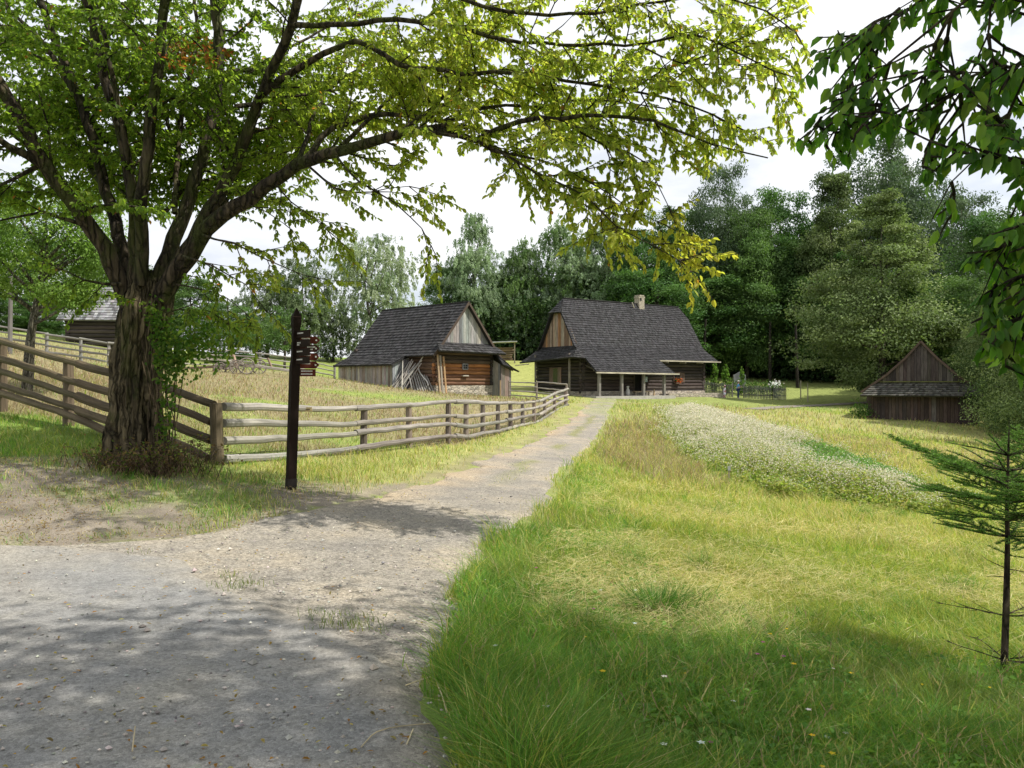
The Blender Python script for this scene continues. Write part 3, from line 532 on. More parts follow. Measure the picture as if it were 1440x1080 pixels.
def window(fr_pts, parent, pal=W_BRN, bars=1, name='window'):
    """fr_pts: lower-left, lower-right, upper-right, upper-left; the first two's order makes the outward normal"""
    a, b, c, d = fr_pts; out = (b-a).cross(d-a).normalized(); w = MB(); col = random.choice(pal)
    for p, q in ((a, b), (d, c)): w.bar(p+out*.03, q+out*.03, .07, .08, jit(col))
    for p, q in ((a, d), (b, c)): w.bar(p+out*.032, q+out*.032, .08, .066, jit(col), up=(b-a).normalized())
    f = w.build(name, M_WOOD, parent); g = MB(); g.quad(a, b, c, d, (0, 0, 0)); g.build('pane', M_GLASS, f)
    m = MB()
    for k in range(bars): t = (k+1)/(bars+1); m.bar(a.lerp(b, t)+out*.02, d.lerp(c, t)+out*.02, .03, .03, jit(col), up=(b-a).normalized())
    m.bar(a.lerp(d, .5)+out*.021, b.lerp(c, .5)+out*.021, .03, .03, jit(col)); m.build('glazing_bar', M_WOOD, f); return f
# ------------------------------------------------------------------ log barn on the left of the yard
B = Fr(-3.1, 55, .733, -.68, -.68, -.733)
barn = empty('log_barn', B.p(-4, 0, 1.0), 'log barn with steep shingle roof, grey boarded gable and poles leaning at one corner', 'barn')
r = MB(); prof = [(0, 7.25), (2.6, 4.15), (3.25, 3.5)]
roof(r, [B.p(-9.4, a, z) for a, z in prof], [B.p(.18, a, z) for a, z in prof], .27, .17)
roof(r, [B.p(-9.45, 3.2, 3.52), B.p(-9.5, 4.45, 2.92)], [B.p(-2.75, 3.2, 3.52), B.p(-2.75, 4.45, 2.92)], .27, .17)
back = prof+[(4.45, 2.65)]
roof(r, [B.p(-9.4, -a, z) for a, z in back], [B.p(.18, -a, z) for a, z in back], .27, .17)
rf = r.build('roof', M_SHINGLE, barn)
t = MB(); t.bar(B.p(-9.45, 0, 7.29), B.p(.22, 0, 7.29), .16, .06, K_SH); t.build('ridge_board', M_SHINGLE, rf)
t = MB()
for sgn in (1, -1):
    pr_ = prof if sgn > 0 else back
    for i in range(len(pr_)-1): t.bar(B.p(.2, sgn*pr_[i][0], pr_[i][1]-.06), B.p(.2, sgn*pr_[i+1][0], pr_[i+1][1]-.06), .04, .16, (.075, .055, .042))
t.build('bargeboard', M_WOOD, rf)
gz_ = lambda a: 7.1-abs(a)*1.19
t = MB(); planks(t, B.p(-.12, 0, 0), B.p(-.12, 2.42, 0), lambda q: 4.38, lambda q: gz_(q*2.42), B.U(), W_GREY, .22); planks(t, B.p(-.12, -2.42, 0), B.p(-.12, 0, 0), lambda q: 4.38, lambda q: gz_((1-q)*2.42), B.U(), W_GREY, .22)
t.build('gable_boarding', M_WOOD, barn)
r = MB(); roof(r, [B.p(-.1, 2.7, 4.42), B.p(.78, 3.25, 3.78)], [B.p(-.1, -2.6, 4.42), B.p(.78, -3.1, 3.72)], .27, .17); r.build('pent_roof', M_SHINGLE, barn)
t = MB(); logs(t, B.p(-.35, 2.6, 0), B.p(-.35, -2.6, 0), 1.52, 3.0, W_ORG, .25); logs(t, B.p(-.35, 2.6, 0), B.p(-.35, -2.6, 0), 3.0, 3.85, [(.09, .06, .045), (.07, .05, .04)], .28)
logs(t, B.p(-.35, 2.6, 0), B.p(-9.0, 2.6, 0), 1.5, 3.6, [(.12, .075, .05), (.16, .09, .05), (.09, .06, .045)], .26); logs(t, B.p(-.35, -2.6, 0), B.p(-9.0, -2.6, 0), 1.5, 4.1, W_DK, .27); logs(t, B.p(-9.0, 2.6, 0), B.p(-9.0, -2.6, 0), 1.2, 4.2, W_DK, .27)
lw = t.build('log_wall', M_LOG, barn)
t = MB(); planks(t, B.p(-9.0, 2.6, 0), B.p(-9.0, -2.6, 0), lambda q: 4.1, lambda q: gz_(2.6-5.2*q), -B.U(), W_GREY); t.build('gable_boarding', M_WOOD, barn)
stonebox('stone_base', B, -9.1, -.18, -2.75, 2.72, .3, 1.5, barn)
window([B.p(-.2, .25, 2.62), B.p(-.2, -.22, 2.62), B.p(-.2, -.22, 2.98), B.p(-.2, .25, 2.98)], barn, W_GREY)
t = MB(); t.bar(B.p(-.14, .3, 2.17), B.p(-.14, -.22, 2.17), .16, .07, (.5, .47, .4)); t.build('wall_bracket', M_WOOD, barn)
t = MB(); planks(t, B.p(-9.2, 4.15, 0), B.p(-3.0, 4.15, 0), lambda q: tz(*B.p(-9.2+6.2*q, 4.15, 0).xy)+.08, lambda q: 2.98, B.Vv(), [(.22, .19, .165), (.27, .245, .22), (.2, .155, .125), (.3, .26, .22)], .21, ragged=.1)
planks(t, B.p(-3.0, 4.15, 0), B.p(-3.0, 2.6, 0), lambda q: tz(*B.p(-3, 4.15-1.5*q, 0).xy)+.03, lambda q: 2.98+.5*q, B.U(), [(.2, .2, .22), (.24, .24, .26), (.18, .18, .2)], .22)
planks(t, B.p(-9.2, 4.15, 0), B.p(-9.2, 2.6, 0), lambda q: 1.3, lambda q: 2.98+.5*q, -B.U(), W_GREY)
t.build('lean_to_wall', M_WOOD, barn)
t = MB(); planks(t, B.p(-.4, -2.72, 0), B.p(.58, -2.72, 0), lambda q: tz(*B.p(q*.6, -2.72, 0).xy)-.05, lambda q: 3.45-.45*q, B.Vv(), W_GREY, .2); planks(t, B.p(.6, -2.72, 0), B.p(.6, -3.8, 0), lambda q: tz(*B.p(.6, -3, 0).xy)-.05, lambda q: 2.95-.4*q, B.U(), [(.15, .125, .11), (.19, .145, .12), (.13, .115, .11)], .2)
planks(t, B.p(.6, -3.8, 0), B.p(-3, -3.8, 0), lambda q: .6, lambda q: 2.5, -B.Vv(), W_BRN, .25); t.build('outshot_wall', M_WOOD, barn)
r = MB(); roof(r, [B.p(.1, -2.55, 3.95), B.p(.95, -2.6, 2.98)], [B.p(.1, -4.45, 2.72), B.p(.95, -4.3, 2.5)], .25, .17); r.build('outshot_roof', M_SHINGLE, barn)
t = MB(); p = B.p(.75, -2.55, 0); t.bar(V3(p.x, p.y, tz(p.x, p.y)-.1), V3(p.x, p.y, tz(p.x, p.y)+1.15), .12, .1, (.42, .3, .19)); t.build('corner_post', M_WOOD, barn)
# poles and slabs leaning in the open corner
GP = 'poles leaning against the log barn'
def pole(s0, a0, s1, a1, z1, col, r_, lab, grp=GP, bend=0, name='leaning_pole'):
    q = B.p(s0, a0, 0); b = V3(q.x, q.y, tz(q.x, q.y)); e = B.p(s1, a1, z1); m = b.lerp(e, .5)+V3(bend, 0, -abs(bend)*.6)
    t = MB(); t.tube(crom([tuple(b-V3(0, 0, .06)), tuple(m), tuple(e)], .4), [r_*(1.15-.06*i) for i in range(20)][:len(crom([tuple(b-V3(0, 0, .06)), tuple(m), tuple(e)], .4))], col, 7, .06); tag(t.build(name, M_RAIL), lab, 'pole', grp)
GREYP = [(.22, .21, .195), (.18, .17, .155), (.26, .245, .215)]
for i in range(13):
    s = -2.75+.11*i; pole(s+random.uniform(-.12, .12), 4.5+random.uniform(-.2, .3), s+random.uniform(-.15, .3), 2.98+random.uniform(-.05, .25), 3.0+random.uniform(-.15, .32), jit(random.choice(GREYP), .15), .038, 'thin grey pole in the upright sheaf leaning against the open barn corner', 'sheaf of thin poles at the barn corner')
pole(-2.7, 4.2, -1.25, 3.0, 3.2, (.4, .38, .34), .035, 'thin grey pole crossing the sheaf from upper right to lower left'); pole(-1.3, 4.7, -2.85, 3.35, 3.25, (.38, .36, .31), .035, 'thin grey pole crossing the sheaf from upper left to lower right')
for i in range(9):
    pole(-.75+.07*i+random.uniform(-.05, .05), 4.25-.17*i, -2.0+.12*i, 3.6-.10*i, 2.55-.05*i, jit((.21, .20, .185), .25), .05, 'grey pole in the slanting pile between the sheaf and the upright slabs', 'slanting pile of grey poles by the barn')
t = MB(); q = [B.p(-1.2, 2.95, 3.45), B.p(-1.5, 3.05, 3.0), B.p(-1.45, 3.1, 2.5), B.p(-1.0, 3.1, 2.05), B.p(-.55, 3.15, 1.75), B.p(-.4, 3.2, 1.5)]
t.tube(crom([tuple(v) for v in q], .12), .04, (.45, .44, .42), 7); tag(t.build('bent_pole', M_RAIL), 'hooked pale grey pole leaning at the barn wall beside the upright slabs', 'pole')
for i, (a, cc, lb) in enumerate(((2.72, (.34, .25, .16), 'leftmost of three upright slabs at the barn corner, light brown'), (2.5, (.27, .24, .20), 'middle of three upright slabs at the barn corner, greyish'), (2.22, (.36, .23, .12), 'rightmost of three upright slabs at the barn corner, orange brown'))):
    q = B.p(.25, a-.03*i, 0); e = B.p(.12, a+.1, 3.55-.05*i); t = MB(); t.bar(V3(q.x, q.y, tz(q.x, q.y)-.08), e, .13, .06, cc, up=B.U()); tag(t.build('wooden_slab', M_WOOD), lb, 'slab')
# ------------------------------------------------------------------ big cottage in the middle
H = Fr(4.02, 67, .82, .572, .572, -.82)
cot = empty('log_cottage', H.p(7, 0, .6), 'large dark log cottage with broad shingle roof, pale chimney and front porch', 'cottage')
pf = [(0, 8.83), (.72, 7.6), (2.4, 4.75), (3.7, 3.66)]; lS = [.4, -.45, -.45, -.35]; rS = [14.2, 14.8, 15.0, 15.5]
r = MB()
for sg in (1, -1): roof(r, [H.p(s, sg*a, z) for s, (a, z) in zip(lS, pf)], [H.p(s, sg*a, z) for s, (a, z) in zip(rS, pf)], .235, .15, (.027, .0265, .029))
roof(r, [H.p(-.3, 3.68, 3.67), H.p(-.25, 5.0, 2.56)], [H.p(7.85, 3.68, 3.67), H.p(8.55, 5.0, 2.5)], .235, .15, (.027, .0265, .029))
roof(r, [H.p(.4, .02, 8.83), H.p(-.62, .74, 7.58)], [H.p(.4, -.02, 8.83), H.p(-.62, -.74, 7.58)], .235, .15, (.036, .036, .038))
roof(r, [H.p(14.2, .02, 8.83), H.p(14.95, .74, 7.58)], [H.p(14.2, -.02, 8.83), H.p(14.95, -.74, 7.58)], .235, .15)
roof(r, [H.p(-.05, 2.42, 4.8), H.p(-.8, 3.1, 4.05), H.p(-1.35, 3.35, 3.75)], [H.p(-.05, -2.42, 4.8), H.p(-.8, -3.3, 3.95), H.p(-1.35, -3.95, 3.45)], .235, .15)
roof(r, [H.p(-.05, 2.42, 4.8), H.p(-.35, 3.72, 3.66)], [H.p(-.06, 2.43, 4.79), H.p(-1.35, 3.36, 3.74)], .235, .15)
cr_ = r.build('roof', M_SHINGLE, cot)
t = MB(); t.bar(H.p(.4, 0, 8.87), H.p(14.2, 0, 8.87), .2, .06, K_SH); t.build('ridge_board', M_SHINGLE, cr_)
t = MB(); c0 = H.p(9.2, 0, 0)
for dz, w_, h_, cc in ((8.8, .55, 1.2, (.36, .32, .24)), (9.44, .68, .16, (.42, .37, .29)), (9.6, .48, .1, (.3, .27, .21))): t.bar(H.p(9.2-w_/2-.05, 0, dz), H.p(9.2+w_/2+.05, 0, dz), .62 if w_ < .7 else .76, h_, cc)
ch = t.build('chimney', stone_mat('chimney_brick', 7, ((.40, .35, .27), (.32, .28, .21), (.46, .41, .32))), cr_)
t = MB(); t.bar(H.p(8.95, .325, 9.25), H.p(9.15, .325, 9.25), .02, .25, (.02, .018, .015)); t.build('flue_opening', M_PLAIN, cr_)
t = MB(); t.tube([H.p(7.9, .45, 8.85), H.p(8.25, .3, 8.45)], .05, (.6, .55, .45), 6); t.build('ladder_hook', M_WOOD, cr_)
gz2 = lambda a: min(7.55, 8.75-abs(a)*1.62)
t = MB()
for a0, a1 in ((2.36, .74), (.74, -.74), (-.74, -2.36)): planks(t, H.p(-.1, a0, 0), H.p(-.1, a1, 0), lambda q: 4.75, lambda q, a0=a0, a1=a1: gz2(a0+(a1-a0)*q), -H.U(), [(.27, .135, .065), (.31, .165, .08), (.20, .13, .09), (.27, .21, .16), (.16, .10, .07)], .2)
t.build('gable_boarding', M_WOOD, cot)
t = MB(); logs(t, H.p(0, 2.92, 0), H.p(0, -2.92, 0), 1.05, 4.2, W_DK, .29); logs(t, H.p(0, 2.92, 0), H.p(14.27, 2.92, 0), .85, 4.2, W_DK, .29, gap=(5.6, 6.75, .8, 2.75)); logs(t, H.p(14.27, 2.92, 0), H.p(14.27, -2.92, 0), .9, 4.2, W_DK, .29); logs(t, H.p(0, -2.92, 0), H.p(14.27, -2.92, 0), .9, 4.2, W_DK, .29)
t.build('log_wall', M_LOG, cot)
t = MB(); planks(t, H.p(14.3, 2.3, 0), H.p(14.3, -2.3, 0), lambda q: 4.2, lambda q: gz2(2.3-4.6*q), H.U(), W_DK); t.build('gable_boarding', M_WOOD, cot)
stonebox('stone_base', H, -.2, 14.4, -3.05, 3.1, .0, 1.0, cot); stonebox('porch_slab', H, -.3, 8.6, 3.11, 5.0, .1, .62, cot, plain_mat('worn_slab', 5, .8, 1.2, .9)); stonebox('terrace_wall', H, 8.62, 15.9, 3.11, 4.2, -.1, .78, cot)
t = MB(); t.bar(H.p(-.35, 5.08, 2.5), H.p(8.95, 5.08, 2.44), .12, .11, (.42, .38, .30)); t.build('gutter', M_RAIL, cot)
t = MB(); t.bar(H.p(7.95, 3.78, 3.6), H.p(15.75, 3.78, 3.6), .11, .1, (.42, .38, .30))
t.build('gutter', M_RAIL, cot)
for s in (9.0, 11.2, 13.4): t = MB(); t.bar(H.p(s, 2.9, 3.5), H.p(s, 3.76, 3.48), .12, .14, (.3, .27, .22)); t.build('eave_bracket', M_WOOD, cot)
for s in (.34, 2.75, 5.2, 7.6): t = MB(); t.bar(H.p(s, 4.62, .55), H.p(s, 4.62, 2.75), .22, .2, (.20, .185, .17), up=H.U()); t.build('porch_post', M_WOOD, cot)
t = MB(); t.bar(H.p(-.2, 4.62, 2.72), H.p(8.4, 4.62, 2.72), .18, .18, (.1, .085, .07)); t.build('porch_beam', M_WOOD, cot)
for s in (.2, 7.9): t = MB(); t.bar(H.p(s, 2.9, 3.2), H.p(s, 4.9, 2.55), .14, .14, (.08, .07, .06)); t.build('porch_rafter', M_WOOD, cot)
for a in (-2.15, 2.45):
    q = H.p(-.95, a, 0); t = MB(); t.bar(V3(q.x, q.y, tz(q.x, q.y)-.1), H.p(-.95, a, 4.1), .13, .12, (.2, .175, .15), up=H.U()); t.build('eave_prop', M_WOOD, cot)
t = MB(); t.bar(H.p(-1.35, -4.6, 3.22), H.p(-1.35, -2.6, 3.3), .1, .09, (.42, .37, .27)); t.build('gutter', M_RAIL, cot)
t = MB(); planks(t, H.p(5.6, 2.75, 0), H.p(6.75, 2.75, 0), lambda q: .8, lambda q: 2.75, H.Vv(), [(.012, .011, .01), (.016, .013, .012)], .25)  # near-black boards paint in the darkness inside the open doorway
dr = t.build('shaded_doorway', M_WOOD, cot); t = MB(); t.bar(H.p(6.6, 2.84, 1.75), H.p(6.6, 2.84, 1.9), .03, .05, (.06, .06, .06)); t.build('handle', M_PAINT, dr)
t = MB()
for s in (5.56, 6.79): t.bar(H.p(s, 3.06, .85), H.p(s, 3.06, 2.8), .14, .12, (.07, .055, .045), up=H.U())
t.bar(H.p(5.5, 3.06, 2.82), H.p(6.85, 3.06, 2.82), .12, .14, (.07, .055, .045)); t.build('door_frame', M_WOOD, cot)
wn = window([H.p(10.35, 3.09, 1.75), H.p(11.15, 3.09, 1.75), H.p(11.15, 3.09, 2.6), H.p(10.35, 3.09, 2.6)], cot, [(.12, .08, .06)])
t = MB(); planks(t, H.p(11.25, 3.08, 0), H.p(11.75, 3.08, 0), lambda q: 1.75, lambda q: 2.6, H.Vv(), [(.11, .075, .06)], .16); t.build('shutter', M_WOOD, cot)
gw_ = window([H.p(-.17, -.05, 1.65), H.p(-.17, -.75, 1.65), H.p(-.17, -.75, 2.95), H.p(-.17, -.05, 2.95)], cot, [(.16, .12, .09)])
for a0, a1 in ((.42, -.02), (-.78, -1.22)): t = MB(); planks(t, H.p(-.16, a0, 0), H.p(-.16, a1, 0), lambda q: 1.6, lambda q: 3.0, -H.U(), [(.19, .135, .10)], .16); t.build('shutter', M_WOOD, cot)
# flowers in the window, info panel, porch things
t = MB(); t.bar(H.p(10.4, 3.28, 1.68), H.p(11.1, 3.28, 1.68), .2, .12, (.12, .07, .05)); fb = t.build('window_box', M_WOOD); tag(fb, 'window box of orange red flowers under the cottage window', 'flower box')
n = 160; c = np.array([H.p(random.uniform(10.4, 11.1), 3.28+random.uniform(-.1, .12), random.uniform(1.74, 2.05)) for _ in range(n)])
link('flowers', np_mesh('flowers', *leaves(c, runit(n), runit(n), .12, .11, vcol([(.55, .10, .03), (.6, .16, .04), (.05, .12, .03)], n))), fb, M_FLOWER)
q = H.p(7.05, 4.62, 0); t = MB(); t.bar(H.p(6.62, 3.13, 2.0), H.p(7.12, 3.13, 2.0), .03, .44, (.42, .52, .6)); ip = t.build('info_panel', M_PAINT); tag(ip, 'small pale blue information panel on the cottage wall beside the dark doorway', 'sign')
t = MB()
for k, (a, b, z) in enumerate(((6.67, 6.86, 2.12), (6.67, 6.84, 2.04), (6.9, 7.08, 2.12), (6.9, 7.05, 1.98), (6.67, 6.82, 1.92))): t.bar(H.p(a, 3.152, z), H.p(b, 3.152, z), .012, .05, (.68, .72, .72))
t.build('lettering', M_PAINT, ip)
def lathe(name, c, prof_, col, mat, parent=None, n=14):
    t = MB(); vs = []; fs = []
    for r_, z in prof_:
        for k in range(n): vs.append(V3(c.x+r_*math.cos(6.2832*k/n), c.y+r_*math.sin(6.2832*k/n), c.z+z))
    for i in range(len(prof_)-1):
        for k in range(n): fs.append((i*n+k, i*n+(k+1) % n, i*n+n+(k+1) % n, i*n+n+k))
    fs += [tuple(range(n-1, -1, -1)), tuple((len(prof_)-1)*n+k for k in range(n))]; t.add(vs, fs, col); return t.build(name, mat, parent, True)
tag(lathe('milk_churn', H.p(4.1, 3.9, .62), [(.02, 0), (.17, .02), (.19, .3), (.16, .5), (.09, .6), (.09, .68), (.13, .72), (.13, .8), (.03, .83)], (.4, .4, .39), M_PAINT), 'pale rounded churn standing on the porch floor to the side of the doorway', 'churn')
t2 = MB(); t2.bar(H.p(4.7, 4.0, .97), H.p(6.6, 4.0, .97), .38, .09, (.27, .21, .14)); bt = t2.build('porch_bench', M_WOOD); tag(bt, 'low brown plank bench in front of the dark cottage doorway', 'bench'); 
for s in (4.9, 6.4): t = MB(); t.bar(H.p(s, 4.0, .62), H.p(s, 4.0, .92), .3, .12, (.2, .17, .13)); t.build('leg', M_WOOD, bt)
t = MB(); t.tube([H.p(6.75, 4.3, .62), H.p(6.75, 4.3, 1.15)], [.1, .05], (.36, .27, .17), 9); tag(t.build('wooden_peg', M_WOOD), 'short stubby wooden peg standing on the porch slab', 'peg')
# ------------------------------------------------------------------ barn by the wood on the right
R = Fr(25.67, 50, -.47, -.88, .88, -.47)   # s = outwards, a = along the gable
rb = empty('boarded_barn', R.p(-4, 0, -.6), 'small dark boarded barn with mossy pent roof at the edge of the wood', 'barn')
pr3 = [(0, 4.32), (.9, 3.25), (2.0, 2.2), (3.45, 1.12)]
r = MB()
for sg in (1, -1): roof(r, [R.p(.15, sg*a, z) for a, z in pr3], [R.p(-9, sg*a, z) for a, z in pr3], .24, .16, (.08, .075, .07))
roof(r, [R.p(-.05, -2.55, 1.72), R.p(.85, -3.45, .86)], [R.p(-.05, 2.75, 1.72), R.p(.85, 3.45, .86)], .2, .15, (.075, .072, .062)); rr = r.build('roof', M_SHINGLE, rb)
t = MB()
for i in range(70):
    a = random.uniform(-2.5, 2.7); t.bar(R.p(.0, a, 1.74), R.p(.05, a+random.uniform(.15, .5), 1.745), random.uniform(.06, .12), .05, jit((.12, .13, .035)))
t.build('moss_strip', M_PLAIN, rr)
t = MB()
for sg in (1, -1):
    for i in range(3): t.bar(R.p(.17, sg*pr3[i][0], pr3[i][1]-.05), R.p(.17, sg*pr3[i+1][0], pr3[i+1][1]-.05), .04, .13, (.1, .07, .055))
t.build('bargeboard', M_WOOD, rr)
z3 = lambda a: float(np.interp(abs(a), [0, .9, 2.0, 3.45], [4.25, 3.18, 2.13, 1.05]))
W_RB = [(.06, .05, .046), (.075, .06, .054), (.048, .04, .037), (.1, .085, .078)]
t = MB()
for a0, a1 in ((-2.6, 0), (0, 2.6)): planks(t, R.p(-.02, a0, 0), R.p(-.02, a1, 0), lambda q: 1.66, lambda q, a0=a0, a1=a1: z3(a0+(a1-a0)*q), R.U(), W_RB, .19)
t.build('gable_boarding', M_WOOD, rb)
t = MB(); planks(t, R.p(0, -3.1, 0), R.p(0, 3.1, 0), lambda q: tz(*R.p(0, -3.1+6.2*q, 0).xy)+.02, lambda q: 1.0, R.U(), [(.075, .052, .043), (.095, .07, .058), (.13, .108, .095), (.06, .046, .04)], .2, ragged=.12)
for a in (-3.1, 3.1): planks(t, R.p(0, a, 0), R.p(-8.8, a, 0), lambda q: -.9, lambda q: 1.25, R.Vv()*(-1 if a < 0 else 1), W_RB, .22)
planks(t, R.p(-8.8, -3.1, 0), R.p(-8.8, 3.1, 0), lambda q: -.9, lambda q: z3(-3.1+6.2*q), -R.U(), W_RB, .25); t.build('board_wall', M_WOOD, rb)
# ------------------------------------------------------------------ cottage on the hill behind the big tree
L = Fr(-33.1, 60.5, .985, .17, .17, -.985); lb = empty('hill_cottage', L.p(3, 0, 4.8), 'dark log cottage with silvery shingle roof on the hill, half hidden behind the mossy tree', 'cottage')
r = MB(); prl = [(0, 9.0), (2.2, 6.9), (3.0, 6.25)]
for sg in (1, -1): roof(r, [L.p(-.3, sg*a, z) for a, z in prl], [L.p(4.7, sg*a, z) for a, z in prl], .3, .2, (.17, .17, .175), .05)
r.build('roof', M_SHINGLE, lb); t = MB()
for a, b in (((.3, 2.4), (4.3, 2.4)), ((4.3, 2.4), (4.3, -2.4)), ((.3, 2.4), (.3, -2.4)), ((.3, -2.4), (4.3, -2.4))): logs(t, L.p(*a, 0), L.p(*b, 0), 4.4, 6.5, W_DK, .3)
t.build('log_wall', M_LOG, lb); t = MB()
planks(t, L.p(4.4, 2.2, 0), L.p(4.4, -2.2, 0), lambda q: 6.4, lambda q: 8.9-abs(2.2-4.4*q)*.95, L.U(), [(.22, .07, .04), (.18, .08, .05)], .2); t.build('gable_boarding', M_WOOD, lb); t = MB(); planks(t, L.p(.2, 2.2, 0), L.p(.2, -2.2, 0), lambda q: 6.4, lambda q: 8.9-abs(2.2-4.4*q)*.95, -L.U(), W_DK, .2); t.build('gable_boarding', M_WOOD, lb)
# log store with a roof under the trees behind the barn
S = Fr(-1.9, 93, 1, 0, 0, -1); z0 = tz(-1, 93); ls = empty('log_store', V3(-.8, 93, z0), 'small open log store with a thin roof under the trees behind the barn', 'shed')
t = MB(); t.bar(S.p(-.4, 1.0, z0+2.2), S.p(2.5, 1.0, z0+2.3), 2.0, .1, (.42, .43, .44)); t.build('roof', M_WOOD, ls)
for s in (-.2, 2.2): t = MB(); t.bar(S.p(s, 1.2, z0-.2), S.p(s, 1.2, z0+2.2), .14, .14, (.28, .24, .19), up=S.U()); t.build('post', M_WOOD, ls)
t = MB()
for k in range(6): t.tube([S.p(-.1, .9, z0+.25+.26*k), S.p(2.1+random.uniform(-.2, .2), .9, z0+.25+.26*k)], .13, jit((.18, .13, .09), .3), 8)
t.build('log_pile', M_LOG, ls)
# ================================================================== FENCES
G_RAIL = [(.23, .215, .19), (.27, .25, .22), (.195, .18, .16)]; B_POST = [(.16, .125, .10), (.20, .16, .13), (.13, .105, .09)]
def fence(name, loc, label, posts, rails, rr, rcol, pcol, pr=.075, grp=None):
    """posts: (x, y, z bottom, z top); rails: lists of 3-D points"""
    e = empty(name, loc, label, 'fence', grp)
    for x, y, a, b in posts:
        t = MB(); k = random.uniform(-.02, .02); t.tube([V3(x, y, a), V3(x+k*.4, y, a*.5+b*.5), V3(x+k, y+k, b)], [pr*1.12, pr, pr*.95], jit(random.choice(pcol), .12), 9, .05); t.build('post', M_RAIL, e)
    for q in rails:
        t = MB(); pp = crom([tuple(v) for v in q], .5); n = len(pp); r0 = rr*random.uniform(.9, 1.1)
        t.tube([V3(*p)+V3(0, 0, random.uniform(-.012, .012)) for p in pp], [r0*(1.1-.25*i/max(1, n-1)) for i in range(n)], jit(random.choice(rcol), .12), 9, .05); t.build('rail', M_RAIL, e)
    return e
def interp_px(tr, px): return np.interp(px, [p[0] for p in tr], [p[1] for p in tr])
def dfl(px): return float(np.interp(px, [p[0] for p in FENCE_PX], [p[1] for p in FENCE_PX]))
TR = [[(305,571),(420,574),(480,575),(515,573),(580,569),(630,565),(655,565),(700,567),(745,566),(762,563),(780,553),(798,547)],
      [(305,594),(410,596),(480,597),(575,590),(630,584),(655,586),(700,580),(726,578),(760,572),(780,562),(798,555)],
      [(305,620),(410,616),(480,612),(575,600),(630,596),(655,600),(700,594),(726,588),(760,582),(780,570),(798,562)],
      [(305,647),(410,641),(480,633),(575,620),(630,613),(655,614),(700,606),(726,600),(760,592),(780,579),(798,569)]]
posts = []
for px, d in FENCE_PX[1:]:
    x = (px-CX)/F*d; posts.append((x, d+.07, tz(x, d)-.3, P(px, interp_px(TR[0], px)-2.5, d).z))
rails = []
for tr in TR:
    cuts = [314, 500, 640, 712, 757, 799]
    for a, b in zip(cuts[:-1], cuts[1:]):
        qs = sorted({a, b}|{p for p, _ in FENCE_PX if a < p < b}|{p for p, _ in tr if a < p < b}); rails.append([P(q, interp_px(tr, q)+random.uniform(-.6, .6), dfl(min(q, 795))-.06+(max(q-795, 0))*.1) for q in qs])
fence('rail_fence', G(510, 17.5), 'weathered grey four-rail fence curving along the gravel path towards the cottage', posts, rails, .062, G_RAIL, B_POST, .078)
# left fence: five rails
LT = [[(-300,400),(-120,446),(0,480),(93,507),(147,522),(225,542),(301,569)], [(-300,425),(-120,471),(0,504),(147,550),(225,567),(297,593)], [(-300,446),(-120,492),(0,522),(93,552),(147,571),(225,590),(297,619)],
      [(-300,470),(-120,512),(0,541),(80,566),(147,590),(232,617),(293,645)], [(-300,486),(-120,526),(0,553),(60,571),(95,583),(147,605),(250,650),(291,668)]]
def dll(px): return float(np.interp(px, [p[0] for p in LEFT_PX], [p[1] for p in LEFT_PX]))
posts = []
for px, d in LEFT_PX[:-1]:
    x = (px-CX)/F*d; posts.append((x, d+.09, tz(x, d)-.3, P(px, interp_px(LT[0], px)-3, d).z))
x, d = LFW[-1]; posts.append((x, d+.02, tz(x, d)-.3, P(305, 567, d).z))
rails = []
for tr in LT:
    for a, b in ((-300, -70), (-62, 120), (110, tr[-1][0])):
        qs = sorted({a, b}|{p for p, _ in tr if a < p < b}); rails.append([P(q, interp_px(tr, q), dll(q)-.05) for q in qs])
fence('corner_fence', G(195, 13.7), 'darker brown five-rail fence running uphill behind the mossy tree', posts, rails, .076, [(.105, .08, .045), (.125, .095, .056), (.09, .07, .04)], [(.12, .09, .058), (.145, .11, .072)], .1)
def simple_fence(name, label, ppx, h, nr, r_, rc, pc, prr):
    """posts given as (photo x, distance); rails follow the ground"""
    ps = [((p-CX)/F*d, d) for p, d in ppx]; posts = [(x, y+.05, tz(x, y)-.2, tz(x, y)+h) for x, y in ps]; rails = []
    for k in range(nr):
        f = (k+.8)/(nr) if nr > 1 else 1
        for a in range(0, len(ps)-1): rails.append([V3(q[0], q[1]-.05, tz(*q)+h*min(.96, f)+random.uniform(-.04, .04)) for q in ps[a:a+2]])
    return fence(name, V3(ps[0][0], ps[0][1], tz(*ps[0])), label, posts, rails, r_, rc, pc, prr)
simple_fence('hill_fence', 'grey rail fence across the hill below the cottage with silvery roof', [(-60,46),(14,43.5),(65,42),(113,41),(152,40),(200,41)], 1.25, 4, .055, G_RAIL, [(.25, .24, .225)], .08)
simple_fence('field_fence', 'thin grey rail fence behind the old hay cart in the pasture', [(235,51),(256,52.5),(326,56),(365,56.5),(412,57),(470,60)], 1.35, 4, .05, G_RAIL, [(.24, .22, .2)], .09)
simple_fence('yard_fence', 'thin rail fence closing the gap between the barn and the cottage', [(797,42.4),(755,47),(716,51)], 1.15, 4, .04, [(.27, .25, .2)], [(.24, .2, .16)], .06)
t = MB(); q = G(14, 40); t.tube([q-V3(0, 0, .3), q+V3(.02, 0, 2.0), q+V3(.05, 0, 3.9)], [.12, .1, .08], (.15, .14, .13), 9, .04); tag(t.build('grey_pole', M_RAIL), 'tall bare grey pole beside the hill fence, left of the leaning tree trunk', 'pole')
